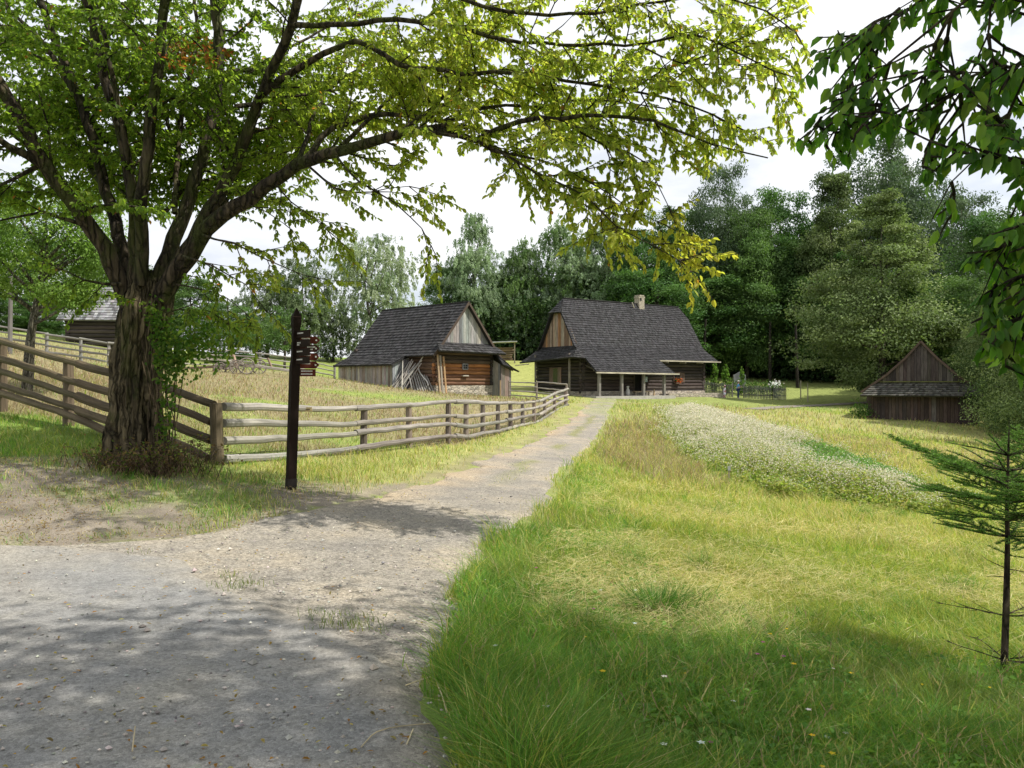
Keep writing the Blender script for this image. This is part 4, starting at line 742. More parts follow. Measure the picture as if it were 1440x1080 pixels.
# picket fence of the garden
ge = empty('picket_fence', G(1040, 76), 'grey picket fence round the small garden beyond the cottage', 'fence')
def pickets(p0, p1, h):
    t = MB(); p0, p1 = Vector(p0), Vector(p1); n = int((p1-p0).length/.13)
    for i in range(n+1):
        q = p0.lerp(p1, i/n); z = tz(q.x, q.y); t.bar(V3(q.x, q.y, z-.1), V3(q.x, q.y, z+h*random.uniform(.93, 1.05)), .075, .03, jit((.16, .155, .15), .3), up=V3(0, 1, 0))
    t.build('picket_panel', M_WOOD, ge); t = MB()
    for f in (.3, .8): t.bar(V3(p0.x, p0.y+.06, tz(p0.x, p0.y)+h*f), V3(p1.x, p1.y+.06, tz(p1.x, p1.y)+h*f), .05, .07, (.15, .145, .14))
    t.build('rail', M_WOOD, ge)
for a, b in (((984,77),(1030,76)), ((1046,75.8),(1086,75.2)), ((1086,75.2),(1105,75.6))): pickets(G(*a), G(*b), 1.2)
t = MB()
for px in (1030, 1046): q = G(px, 75.9); t.bar(q-V3(0, 0, .1), q+V3(0, 0, 1.35), .1, .1, (.2, .19, .17), up=V3(0, 1, 0))
for f in (.25, .6, .95): t.bar(G(1030, 75.9, f*1.2), G(1046, 75.9, f*1.2), .04, .06, (.17, .165, .15))
t.build('gate', M_WOOD, ge)
t = MB(); q = G(1040.5, 82); zb = q.z+.5; out = [(-.62, zb), (.62, zb), (.62, zb+1.15), (0, zb+1.5), (-.62, zb+1.15)]
t.add([V3(q.x+a, q.y, z) for a, z in out]+[V3(q.x+a, q.y+.12, z) for a, z in out], [(0, 1, 2, 3, 4), (9, 8, 7, 6, 5)]+[(i, 5+i, 5+(i+1) % 5, (i+1) % 5) for i in range(5)], (.24, .245, .26)); ib = t.build('notice_board', M_WOOD); tag(ib, 'plain grey board with a pointed top standing in the garden behind the people', 'board')
for a in (-.6, .6): t = MB(); t.bar(V3(q.x+a, q.y+.18, q.z-.1), V3(q.x+a, q.y+.18, zb+1.2), .1, .1, (.2, .19, .17), up=V3(0, 1, 0)); t.build('leg', M_WOOD, ib)
for px, d, lab in ((1126, 77, 'left one of two thin grey stakes on the grass by the dark wood'), (1136, 73, 'right one of two thin grey stakes on the grass by the dark wood')):
    q = G(px, d); t = MB(); t.tube([q-V3(0, 0, .1), q+V3(0, 0, 1.75)], [.06, .045], (.3, .27, .2), 8); tag(t.build('tree_stake', M_RAIL), lab, 'stake')
q = V3(*ray_ground(1025, 683), 0); q.z = tz(q.x, q.y); t = MB(); t.bar(q, q+V3(0, 0, .36), .022, .022, (.35, .3, .24), up=V3(0, 1, 0)); mk = t.build('crop_marker', M_RAIL); tag(mk, 'short stake with a small white tag at the buckwheat edge', 'marker')
t = MB(); t.bar(q+V3(-.03, -.02, .36), q+V3(.03, -.02, .36), .012, .09, (.36, .37, .38)); t.build('tag', M_PAINT, mk)
# ================================================================== SIGNPOST
SPX, SPD = 409, 11.0; b = G(SPX, SPD); sp = empty('signpost', b, 'dark brown wooden signpost with pointed top and stacked arrow boards', 'signpost')
th = math.radians(33); e1 = V3(math.cos(th), math.sin(th), 0); e2 = V3(-math.sin(th), math.cos(th), 0); lean = V3(.032, 0, 1)
def prism(mb, z0, z1, w0, w1, col):
    vs = [b+lean*z+e1*(sx*w/2)+e2*(sy*w/2) for z, w in ((z0, w0), (z1, w1)) for sx, sy in ((-1, -1), (1, -1), (1, 1), (-1, 1))]
    mb.add(vs, [(0, 3, 2, 1), (4, 5, 6, 7), (0, 1, 5, 4), (1, 2, 6, 5), (2, 3, 7, 6), (3, 0, 4, 7)], col, [(v.z, (v-b).dot(e1)+(v-b).dot(e2), 1) for v in vs])
DKB = (.013, .007, .005)
t = MB(); prism(t, -.3, 1.68, .118, .118, DKB); prism(t, 1.68, 1.78, .118, .092, DKB); prism(t, 1.78, 2.2, .092, .092, DKB); prism(t, 2.2, 2.27, .092, .112, DKB); prism(t, 2.27, 2.36, .112, .112, DKB); t.build('post', M_PAINT, sp)
t = MB(); prism(t, 2.363, 2.375, .12, .12, (.05, .03, .025)); prism(t, 2.375, 2.5, .112, .006, DKB); t.build('cap', M_PAINT, sp)
t = MB(); prism(t, .02, .14, .126, .126, (.025, .02, .018)); t.build('foot_bracket', M_PAINT, sp)
def board(z, dirv, L, h, col, arrow, rows, start=.03):
    d = dirv.normalized(); o = b+lean*z; nn = d.cross(ZUP).normalized()
    if nn.y > 0: nn = -nn
    k = .05 if arrow else 0; out = [(start, -h/2), (L-k, -h/2), (L, 0), (L-k, h/2), (start, h/2)] if arrow else [(start, -h/2), (L, -h/2), (L, h/2), (start, h/2)]
    m = len(out); vs = [o+d*a+ZUP*c+nn*s for s in (.012, -.012) for a, c in out]; t = MB()
    t.add(vs, [tuple(range(m)), tuple(range(2*m-1, m-1, -1))]+[(i, i+m, (i+1) % m+m, (i+1) % m) for i in range(m)], col); p = t.build('arrow_board' if arrow else 'name_board', M_PAINT, sp)
    t = MB()
    for r_, (a, c, c2) in enumerate(rows):
        x = a
        while x < c:     # weathered, unreadable white letters
            w = random.uniform(.008, .014); t.bar(o+d*x+ZUP*c2+nn*.0145, o+d*(x+w)+ZUP*c2+nn*.0145, .003, .018, (.62, .6, .57)); x += w+.005
    if arrow: q = o+d*(L-.055)+nn*.0145; t.bar(q-d*.011, q+d*.011, .003, .022, (.75, .74, .72))
    if t.V: t.build('lettering', M_PAINT, p)
LIT_RED = (.085, .02, .012); near = V3(.62, -.78, 0); away = V3(.86, .5, 0)  # light painted into the boards: red facing the sun, near-black turned away
for i, z in enumerate((2.125, 1.995, 1.875, 1.765)): board(z, near, .46, .095, (.022, .013, .010), False, [(.09, .27, z*0+.012)] if i != 1 else [(.09, .2, .012), (.09, .16, -.016)])
for i, z in enumerate((2.055, 1.94, 1.825, 1.71)): board(z, away, .34, .10, LIT_RED if i != 1 else (.05, .02, .016), True, [(.08, .2, .02)] if i != 1 else [(.16, .27, .02), (.16, .24, -.012)])
board(1.60, V3(.98, .1, 0), .285, .10, LIT_RED, False, [(.09, .235, .022), (.09, .235, -.018)])
q = P(430, 576, dfl(430)-.15); t = MB(); t.bar(q+V3(-.11, 0, 0), q+V3(.12, 0, .005), .02, .085, (.42, .33, .2)); pl = t.build('rail_plaque', M_WOOD); tag(pl, 'small yellowish wooden plaque fixed to the top fence rail beside the signpost', 'plaque')
t = MB()
for k in range(7): t.bar(q+V3(-.08+.024*k, -.0115, .004), q+V3(-.064+.024*k, -.0115, .004), .003, .022, (.06, .04, .03))
t.build('lettering', M_PAINT, pl)
# ================================================================== OLD HAY CART
c0 = G(338, 50); ct = empty('hay_cart', c0, 'old wooden hay cart frame with spoked wheels and poles lying in the pasture', 'cart')
CW = (.19, .165, .14)
def wheel(c, r_, nx):
    t = MB(); n = 20; nx = nx.normalized(); a = ZUP; b_ = nx.cross(a)
    t.tube([c+a*(r_*math.cos(6.2832*k/n))+b_*(r_*math.sin(6.2832*k/n)) for k in range(n+1)], .045, CW, 6, 0, 1, False); w = t.build('wheel', M_WOOD, ct)
    t = MB()
    for k in range(10): t.tube([c, c+a*(r_*math.cos(6.2832*k/10))+b_*(r_*math.sin(6.2832*k/10))], .024, CW, 5)
    t.build('spokes', M_WOOD, w); t = MB(); t.tube([c-nx*.15, c+nx*.15], .09, (.2, .16, .13), 9); t.build('hub', M_WOOD, w)
nx = V3(.45, -.9, 0)
for dx, dy, r_ in ((.55, -.5, .48), (-.15, -.2, .42), (-1.5, .6, .36), (.95, .7, .45), (-1.0, 1.2, .36)): wheel(c0+V3(dx, dy, r_), r_, nx)
def cb(p0, p1, r_, nm, col=CW): t = MB(); t.bar(c0+V3(*p0), c0+V3(*p1), r_*2, r_*1.8, col); t.build(nm, M_WOOD, ct)
cb((.55, -.6, .48), (1.0, .8, .45), .06, 'axle'); cb((-1.6, .5, .38), (-1.0, 1.3, .36), .06, 'axle'); cb((-1.9, .9, .45), (1.1, .1, .6), .07, 'beam'); cb((-4.3, 1.6, .35), (-1.4, .8, .5), .08, 'beam', (.2, .14, .11)); cb((-2.6, .5, 1.05), (.2, -.1, .65), .05, 'pole', (.45, .4, .34))
cb((-.3, .1, .5), (-.62, .2, 1.55), .085, 'upright_board', (.34, .24, .18)); cb((1.9, .3, .35), (1.6, .4, 1.0), .05, 'upright_board', (.26, .18, .135)); cb((.9, .1, .55), (4.1, -1.4, .06), .06, 'shaft', (.5, .46, .4)); cb((2.0, .6, .4), (4.0, .2, .12), .045, 'shaft', (.42, .38, .33)); cb((1.6, 1.2, .45), (3.8, 1.0, .15), .04, 'shaft', (.42, .4, .36))
for dx in (-4.2, -3.4, -2.3): cb((dx, 1.5, .0), (dx+.1, 1.5, .5), .05, 'prop', (.2, .15, .12))
# ================================================================== PEOPLE
def skin(name, vs, es, rad_, mat, parent, sub=2):
    me = bpy.data.meshes.new(name); me.from_pydata([tuple(v) for v in vs], es, []); o = link(name, me, parent, mat)
    sk = o.modifiers.new('skin', 'SKIN'); sk.use_smooth_shade = True; me.skin_vertices.new() if not me.skin_vertices else None
    for i, r_ in enumerate(rad_): me.skin_vertices[0].data[i].radius = r_ if isinstance(r_, tuple) else (r_, r_)
    me.skin_vertices[0].data[0].use_root = True
    sb = o.modifiers.new('sub', 'SUBSURF'); sb.levels = sub; sb.render_levels = sub; return o
def flatmat(name, c, rough=.8): m, nt, bs, o = newmat(name); bs.inputs['Base Color'].default_value = (*c, 1); bs.inputs['Roughness'].default_value = rough; return m
M_SKIN = flatmat('skin', (.52, .32, .24), .6)
def person(px, d, h, face, label, top, bottom, hat, dress=False, legs=None, hairc=(.12, .07, .04), arm='reach'):
    """face: heading in radians (0 = towards +x); all lengths scaled to height h"""
    g = G(px, d); k = h/1.7; e = empty('person', g, label, 'person'); f = V3(math.cos(face), math.sin(face), 0); l = V3(-math.sin(face), math.cos(face), 0)
    def q(a, b_, z): return g+f*(a*k)+l*(b_*k)+ZUP*(z*k)
    st = .16 if dress else .05
    J = [q(0, 0, .94), q(0, 0, 1.15), q(.01, 0, 1.36), q(.03, 0, 1.47), q(.04, 0, 1.55), q(.05, 0, 1.64),            # 0-5 pelvis..head
         q(0, .1, .88), q(st*.6, .1, .5), q(st, .1, .09), q(st+.14, .11, .04), q(0, -.1, .88), q(-st*.3, -.1, .5), q(-st, -.1, .09), q(-st+.14, -.11, .04)]
    E = [(0, 1), (1, 2), (2, 3), (3, 4), (4, 5), (0, 6), (6, 7), (7, 8), (8, 9), (0, 10), (10, 11), (11, 12), (12, 13)]; Rr = [.125, .115, .13, .055, .085, .075, .09, .06, .042, .035, .09, .06, .042, .035]
    for s in (1, -1):
        i = len(J); el, ha = ((q(.06, s*.23, 1.1), q(.27, s*.14, 1.12)) if arm == 'reach' else (q(-.02, s*.22, 1.12), q(.06, s*.22, .88)))
        J += [q(0, s*.17, 1.38), el, ha]; E += [(2, i), (i, i+1), (i+1, i+2)]; Rr += [.055, .042, .03]
        fw = (ha-el).normalized()
        for n_, (off, ln) in enumerate(((-.03, .075), (-.01, .085), (.01, .08), (.03, .065))): J.append(ha+(fw*(.03+ln)+l*off+ZUP*-.015*(n_ % 2))*k); E.append((i+2, len(J)-1)); Rr.append(.009)
        J.append(ha+(fw*.05-l*(s*.045))*k); E.append((i+2, len(J)-1)); Rr.append(.010)
    skin('body', J, E, [r_*k for r_ in Rr], M_SKIN, e)
    def cl(name, idx, scale, col, extra=None):
        mp = {a: i for i, a in enumerate(idx)}; ed = [(mp[a], mp[b_]) for a, b_ in E if a in mp and b_ in mp]; skin(name, [J[a] for a in idx], ed, [Rr[a]*k*scale for a in idx], flatmat(name, col), e)
    arms = [14, 15, 22, 23]
    cl('shirt', [1, 0, 2]+[14, 15]+[22, 23], 1.22, top)
    if dress: t = lathe('dress', q(0, 0, 0), [(.23*k, .42*k), (.2*k, .6*k), (.16*k, .9*k), (.15*k, 1.1*k), (.14*k, 1.3*k)], top, flatmat('dress', top), e); cl('leggings', [0, 6, 7, 8, 10, 11, 12], 1.12, bottom)
    else: cl('trousers', [0, 6, 7, 8, 10, 11, 12], 1.25, bottom); cl('belt_bag', [0, 1], 1.34, legs or bottom)
    cl('shoe', [8, 9], 1.35, (.5, .45, .38)); cl('shoe', [12, 13], 1.35, (.5, .45, .38))
    hd = q(.04, 0, 1.60); lathe('hair', hd+ZUP*(-.09*k)-f*(.02*k), [(.05*k, 0), (.088*k, .06*k), (.093*k, .12*k), (.05*k, .17*k)], hairc, flatmat('hair', hairc), e)
    hp = hd+ZUP*(.045*k); ho = lathe('hat', hp, [(.14*k, 0), (.13*k, .015*k), (.1*k, .02*k), (.092*k, .07*k), (.05*k, .105*k), (.01*k, .11*k)], hat, flatmat('hat', hat), e)
    t = MB()
    for s in (1, -1): t.bar(hd+f*(.082*k)+l*(s*.03*k)+ZUP*(.01*k), hd+f*(.09*k)+l*(s*.03*k)+ZUP*(.01*k), .014*k, .012*k, (.03, .02, .02))
    t.bar(hd+f*(.07*k)-l*(.02*k)-ZUP*(.055*k), hd+f*(.07*k)+l*(.02*k)-ZUP*(.055*k), .03*k, .01*k, (.35, .12, .1)); t.tube([hd+f*(.078*k)+ZUP*(.005*k), hd+f*(.108*k)-ZUP*(.02*k)], [.01*k, .014*k], (.52, .32, .24), 6); t.build('face', M_PLAIN, e)
    return e, q
pe, q = person(1038, 73.6, 1.68, -.15, 'person in blue top, dark trousers and pale sun hat holding a leaflet in both hands', (.10, .34, .72), (.02, .035, .11), (.8, .75, .65), legs=(.05, .42, .85))
t = MB(); c = q(.36, 0, 1.12); t.bar(c-V3(.04, .1, 0), c+V3(.04, .1, 0), .16, .02, (.7, .68, .62)); tag(t.build('leaflet', M_PAINT), 'pale folded leaflet held by the person in the blue top', 'leaflet')
person(1019, 72.6, 1.12, .2, 'small child in a white dress with pink hat and pink leggings, walking', (.8, .76, .88), (.70, .28, .42), (.82, .42, .56), True, arm='down')
# ================================================================== THE BIG HORNBEAM
class Grow:
    def __init__(s): s.mb = MB(); s.C = []; s.A = []; s.T = []
    def tube(s, pts, r0, r1, n=5, col=(.05, .039, .025)):
        m = len(pts); s.mb.tube(pts, [r0+(r1-r0)*i/(m-1) for i in range(m)], jit(col, .15), n, .04, 1, False)
    def twig(s, p, d, L, r, lvl, droop, ok, lsp, spread, tw=(.25, .5)):
        n = max(3, int(L/.13)); pts = [p.copy()]; q = p.copy(); d = d.normalized()
        for i in range(n):
            d = d+Vector((random.gauss(0, .13), random.gauss(0, .13), random.gauss(0, .10)-droop)); d.normalize(); q = q+d*(L/n); pts.append(q.copy())
        if ok and not ok(q): return
        if lvl == 1:
            s.tube(pts, r, r*.35, 4)
            for i in range(1, len(pts)):
                for sg in (1, -1):
                    if random.random() < .82:
                        t = (pts[i]-pts[i-1]).normalized(); sd_ = t.cross(ZUP).normalized()*sg
                        s.twig(pts[i], t*.75+sd_*random.uniform(.5, 1)*spread+Vector((0, 0, random.gauss(0, .25))), min(.75, L*random.uniform(*tw)), .006, 2, droop*1.6, ok, lsp, spread)
            s.twig(pts[-1], d, .35, .006, 2, droop, ok, lsp, spread)
        else:
            s.tube(pts, r, .0025, 3)
            for i in range(1, len(pts)):
                a, b = pts[i-1], pts[i]; k = max(1, int((b-a).length/lsp))
                for j in range(k):
                    s.C.append(a.lerp(b, (j+random.random())/k)); s.A.append((b-a).normalized())
        return
def limb(g, pts, r0, r1, nside=9, kids=True, thin=.6, dens=3.0, klen=(.7, 1.7), start=.25, droop=.02, ok=None, lsp=.022, spread=1.0, col=(.05, .039, .025), up=.1, tw=(.25, .5)):
    r0 *= thin; r1 *= thin; w = [tuple(P(*q)) for q in pts]; pp = [Vector(tuple(q)) for q in crom(w, .22)]; m = len(pp)
    for i in range(1, m-1): pp[i] += Vector((random.gauss(0, .012), random.gauss(0, .012), random.gauss(0, .012)))
    g.mb.tube(pp, [r0+(r1-r0)*(i/(m-1))**.8 for i in range(m)], jit(col, .1), nside, .06, 1, False)
    if not kids: return
    for i in range(int(m*start), m):
        step = .22*dens
        for _ in range(int(step)+(random.random() < step-int(step))):
            t = (pp[min(i+1, m-1)]-pp[i-1]).normalized(); a = random.uniform(0, 6.283); sd_ = t.cross(ZUP)
            sd_ = sd_.normalized() if sd_.length > .05 else Vector((1, 0, 0)); u2 = sd_.cross(t)
            a = a if random.random() < .55 or sd_.y*math.cos(a)+u2.y*math.sin(a) > -.2 else a+3.14159
            dv = t*random.uniform(.3, .9)+sd_*math.cos(a)*1.0+u2*math.sin(a)*.7+ZUP*up
            g.twig(pp[i], dv, random.uniform(*klen)*(1-.35*i/m), .5*(r0+(r1-r0)*i/m)*.35+.006, 1, droop, ok, lsp, spread, tw)
    g.twig(pp[-1], pp[-1]-pp[-2], klen[0], r1*.8+.004, 1, droop, ok, lsp, spread, tw)
def proj(v): return CX+F*v.x/max(v.y, .1), CY-F*(v.z-EYE)/max(v.y, .1)
EX = [-400, 60, 130, 165, 250, 340, 400, 440, 480, 520, 580, 630, 700, 770, 850, 890, 960, 1040, 1110, 1141]
EY = [360, 330, 335, 300, 330, 325, 330, 328, 295, 285, 255, 212, 230, 250, 262, 265, 252, 240, 235, 225]
def ok_main(v):
    x, y = proj(v)
    if x > 1142+10*math.sin(v.z*9): return False
    return y < np.interp(x, EX, EY)-3+8*math.sin(x*.09)
g = Grow(); D0 = 11.5
MAINL = [ # limbs: (points, r0, r1, options)
 ([(188,440,11.5),(135,330,11.3),(62,232,10.9),(0,120,10.6),(-70,10,10.4),(-160,-120,10)], .24, .08, {}),
 ([(192,420,11.5),(150,270,11.7),(112,140,12.0),(62,15,12.3),(20,-120,12.5)], .17, .07, {}),
 ([(60,232,10.9),(-10,190,10.4),(-90,150,10)], .11, .04, {}),
 ([(192,410,11.4),(184,250,11.2),(146,105,11),(122,0,10.9),(95,-140,10.6)], .17, .07, {}),
 ([(112,140,12),(60,60,12.6),(10,10,13)], .09, .04, {}),
 ([(198,400,11.3),(204,230,11.0),(224,90,10.8),(233,-30,10.6),(240,-160,10.4)], .17, .08, {}),
 ([(190,300,11.3),(172,180,11.0),(142,30,10.8),(138,-80,10.8)], .08, .04, {}),
 ([(222,400,11.5),(285,220,11.7),(308,105,11.9),(302,0,12),(310,-140,12.2)], .2, .09, {}),
 ([(232,400,11.5),(318,255,11.3),(372,125,11.0),(408,35,10.7),(440,-90,10.4)], .19, .08, {}),
 ([(310,110,11.9),(350,95,12.1),(410,105,12.4),(470,130,12.8)], .07, .03, {}),
 ([(246,300,11.5),(252,190,11.9),(275,60,12.4),(270,-60,12.8)], .07, .04, {}),
 ([(150,270,11.7),(95,190,12.6),(30,130,13.4)], .08, .03, {}),
 # the great right-hand limb and its forks
 ([(225,420,11.4),(292,322,11.1),(352,278,10.9),(420,232,10.7),(482,211,10.5),(560,190,10.2),(612,180,10.0)], .24, .085, dict(start=.55)),
 ([(612,180,10.0),(668,196,9.8),(730,172,9.5),(790,164,9.3),(845,162,9.1),(920,172,8.9),(1000,200,8.7),(1080,222,8.5)], .075, .012, dict(klen=(.55, 1.2), dens=7)),
 ([(420,232,10.7),(470,180,10.9),(540,160,10.9),(620,170,10.7),(690,150,10.4),(760,150,10.1),(830,140,9.9),(920,150,9.6)], .085, .012, dict(klen=(.6, 1.3), dens=7)),
 ([(372,130,11.0),(430,90,10.8),(500,60,10.5),(560,90,10.2),(625,101,10.0),(720,104,9.7),(820,118,9.4),(900,130,9.2),(975,150,9.0),(1050,185,8.8)], .085, .012, dict(klen=(.55, 1.2), dens=7)),
 ([(408,35,10.7),(480,36,10.3),(560,28,10.0),(640,40,9.7),(760,62,9.4),(880,64,9.1),(980,50,8.9),(1060,85,8.7),(1115,108,8.6)], .07, .012, dict(klen=(.5, 1.1), dens=8)),
 ([(440,-60,10.3),(560,-40,9.8),(680,10,9.4),(800,22,9.0),(900,5,8.8),(1000,-5,8.6),(1080,18,8.5),(1105,35,8.4)], .07, .012, dict(klen=(.5, 1.0), dens=8)),
 ([(900,64,9.1),(960,90,8.9),(1030,60,8.7),(1085,35,8.6)], .02, .008, dict(klen=(.4, .8), dens=8)),
 ([(845,162,9.1),(900,120,9.3),(960,90,9.4),(1040,92,9.4),(1110,115,9.3)], .03, .01, dict(klen=(.4, .8), dens=8)),
] + [(p_, .06, .018, dict(dens=(4.6 if p_[0][0] > 280 else 3.2), start=.1, klen=(.8, 1.7))) for p_ in ([(200,300,12),(120,220,13),(40,200,14)], [(230,300,12),(300,220,13),(380,180,14)], [(240,250,12.2),(230,130,13),(180,40,14)], [(300,200,12.3),(350,180,13),(430,200,13.8)], [(320,120,12),(420,60,13),(500,20,14)], [(150,200,12.3),(80,100,13.2),(10,60,14)], [(60,230,11),(0,260,10.5),(-60,280,10)], [(130,320,11.3),(60,300,11),(0,310,10.8)], [(300,310,11.2),(350,230,12.5),(420,150,13.5)], [(250,260,12),(255,150,13.2),(300,60,14)], [(120,160,12),(150,90,13.2),(190,20,14)], [(420,225,10.8),(460,130,11.6),(540,80,12.2)], [(480,205,10.6),(560,130,11.2),(650,60,11.6)], [(560,190,10.3),(640,130,10.8),(740,90,11)], [(330,150,11.3),(450,130,11.8),(560,110,12.2)])] + [
 ([(300,0,12),(420,-60,11),(560,-140,9.5),(700,-200,8)], .08, .03, dict(klen=(.8, 1.6), dens=2.2)), ([(230,-30,10.6),(300,-160,9),(380,-300,7.5)], .08, .03, dict(klen=(.8, 1.6), dens=1.5)),  # these and the next: unseen limbs above the frame, added for their shade
 ([(122,0,10.9),(60,-140,10),(0,-300,9)], .09, .03, dict(dens=1.5)), ([(302,0,12),(330,-220,12.3),(380,-420,12.5)], .1, .03, dict(dens=1.5)),
]
for pts_, r0, r1, o in MAINL:
    kw = dict(ok=ok_main, dens=3.9, klen=(.8, 1.8), start=.27, lsp=.021); kw.update(o); limb(g, pts_, r0, r1, **kw)
n_main = len(g.C)
# lower drooping sprays: the long tip over the cottage and the sprays beside the trunk
for pts_, r0, r1, o in [
 ([(560,188,10.1),(640,190,9.8),(705,215,9.5),(765,250,9.2),(822,278,9.0),(870,318,8.8),(915,342,8.65),(955,366,8.5)], .05, .008, dict(dens=17.0, klen=(.28, .56), start=.25, droop=.05, tw=(.3, .6))),
 ([(690,212,9.6),(760,225,9.4),(830,255,9.2),(880,290,9.0),(925,312,8.9)], .03, .008, dict(dens=9.0, klen=(.35, .7), start=.1, droop=.04)),
 ([(790,170,9.4),(850,205,9.2),(905,225,9.0),(940,290,8.8)], .025, .008, dict(dens=8, klen=(.3, .7), start=.2, droop=.04)),
 ([(870,318,8.8),(850,325,8.8),(862,332,8.8)], .012, .006, dict(dens=3, klen=(.2, .35), start=.3, droop=.05)),
 ([(470,215,10.5),(505,255,10.3),(555,285,10.2),(592,322,10.1),(606,345,10.1)], .03, .008, dict(dens=5.0, klen=(.35, .7), start=.2, droop=.06)),
 ([(430,230,10.7),(470,265,10.5),(520,270,10.3),(575,262,10.2)], .03, .008, dict(dens=4.5, klen=(.4, .8), start=.2, droop=.05)),
 ([(385,255,10.8),(410,285,10.6),(440,308,10.5),(462,325,10.5)], .025, .008, dict(dens=5, klen=(.4, .75), start=.15, droop=.06)),
 ([(345,285,10.9),(375,300,10.7),(400,315,10.6)], .02, .008, dict(dens=5, klen=(.4, .7), start=.15, droop=.06)),
 ([(285,330,11.0),(330,345,10.6),(375,365,10.3),(415,380,10.2),(432,388,10.2)], .03, .008, dict(dens=4.5, klen=(.35, .65), start=.15, droop=.05)),
 ([(255,360,11.0),(300,375,10.5),(345,400,10.3),(365,425,10.2)], .03, .008, dict(dens=4.5, klen=(.35, .7), start=.15, droop=.06)),
 ([(245,400,11.2),(280,405,10.8),(320,420,10.6),(345,440,10.6)], .025, .008, dict(dens=5, klen=(.35, .7), start=.2, droop=.05)),
 ([(235,440,11.0),(270,430,10.8),(300,440,10.7)], .02, .008, dict(dens=6, klen=(.35, .6), start=.1, droop=.07)),
 ([(170,400,11.3),(120,395,11.0),(90,380,10.8)], .05, .01, dict(dens=2.5, klen=(.3, .7), start=.4, droop=.05)),
]: limb(g, pts_, r0, r1, **o)
ht = empty('hornbeam_tree', G(193, D0), 'huge old many-stemmed tree with mossy trunk, its yellow-green branches arching over the path', 'tree')
# fluted trunk
ring = [(193,668,.56),(193,645,.48),(193,625,.42),(192,605,.385),(191,575,.36),(192,545,.345),(194,515,.335),(197,485,.33),(201,460,.335),(204,440,.345),(207,420,.34),(209,405,.30),(211,390,.21),(211,380,.07)]
nr_, na_ = 190, 150; cs = np.array(ring, float); tt = np.linspace(0, len(cs)-1, nr_); cx_ = [np.interp(tt, np.arange(len(cs)), cs[:, k]) for k in range(3)]
V = []; S_ = []; Cc = []
for i in range(nr_):
    c = P(cx_[0][i], cx_[1][i], D0); hgt = (668-cx_[1][i])/288
    for k in range(na_):
        th = 2*math.pi*k/na_; tw_ = th+hgt*.9
        fl = .11*math.sin(5*tw_+.6)+.075*math.sin(9*tw_+2.1+hgt*2)+.03*math.sin(14*tw_-hgt*5)+.03*math.sin(3*th+hgt*9)
        fl *= 1+1.6*max(0, .25-hgt)*4*.5; rr_ = cx_[2][i]*(1+fl)*.88
        V.append((c.x+rr_*math.cos(th), c.y+rr_*math.sin(th), c.z)); Cc.append((.115, .092, .054))
V = np.array(V); cth = np.arctan2(V[:, 1]-D0, V[:, 0]-np.repeat([P(a, b, D0).x for a, b in zip(cx_[0], cx_[1])], na_)); u_ = np.abs(cth)*3.0; hh_ = V[:, 2]
rg = np.abs(vnoise(u_+hh_*.35, hh_*.55, .28, 7)-.5)*2; rg2 = vnoise(u_*1.0, hh_*.9, .12, 8); dr_ = .085*(rg**.7-.55)+.03*(rg2-.5); V[:, 0] += np.cos(cth)*dr_; V[:, 1] += np.sin(cth)*dr_
i_ = (np.arange(nr_-1)[:, None]*na_+np.arange(na_)[None]); j_ = (np.arange(na_)+1) % na_; i2 = np.arange(nr_-1)[:, None]*na_+j_[None]
link('trunk', np_mesh('trunk', np.array(V), [np.stack([i_, i2, i2+na_, i_+na_], -1).reshape(-1, 4)], np.array(Cc), smooth=True), ht, M_BARK)
g.mb.build('branches', M_BARK, ht, True)
C = np.array(g.C); A = np.array(g.A); n = len(C); print('hornbeam leaves', n)
px_ = CX+F*C[:, 0]/C[:, 1]; py_ = CY-F*(C[:, 2]-EYE)/C[:, 1]
keep = np.ones(n, bool); m_ = np.arange(n) < n_main; env = np.interp(px_, EX, EY)+8; keep[m_] = ((py_ < env) & (px_ < 1150))[m_]
C, A, px_, py_ = C[keep], A[keep], px_[keep], py_[keep]; n = len(C)
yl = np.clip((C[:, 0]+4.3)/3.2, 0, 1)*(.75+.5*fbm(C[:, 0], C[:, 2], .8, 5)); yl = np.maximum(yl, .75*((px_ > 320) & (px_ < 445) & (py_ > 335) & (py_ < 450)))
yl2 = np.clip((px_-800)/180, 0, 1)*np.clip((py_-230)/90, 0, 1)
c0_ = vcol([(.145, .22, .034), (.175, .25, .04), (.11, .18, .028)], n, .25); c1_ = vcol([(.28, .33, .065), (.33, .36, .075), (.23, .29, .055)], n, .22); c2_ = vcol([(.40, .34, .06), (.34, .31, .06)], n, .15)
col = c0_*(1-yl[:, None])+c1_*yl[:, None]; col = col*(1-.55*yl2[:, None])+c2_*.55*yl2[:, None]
br_ = (((px_-275)/55)**2+((py_-75)/22)**2 < 1) & (rng.uniform(0, 1, n) < .3); col[br_] = vcol([(.30, .09, .035), (.26, .12, .04)], br_.sum())
rs = rng.uniform(0, 1, n) < .006; col[rs] = vcol([(.35, .16, .05)], rs.sum())
Ax = A*.55+runit(n)*.65+np.array([0, 0, -.55]); Nn = runit(n)*.75+np.array([0, 0, .9])
link('crown', np_mesh('crown', *leaves(C+runit(n)*.012, Ax, Nn, rng.uniform(.05, .098, n), rng.uniform(.034, .06, n), col, T_LEAF), smooth=True), ht, M_LEAF)
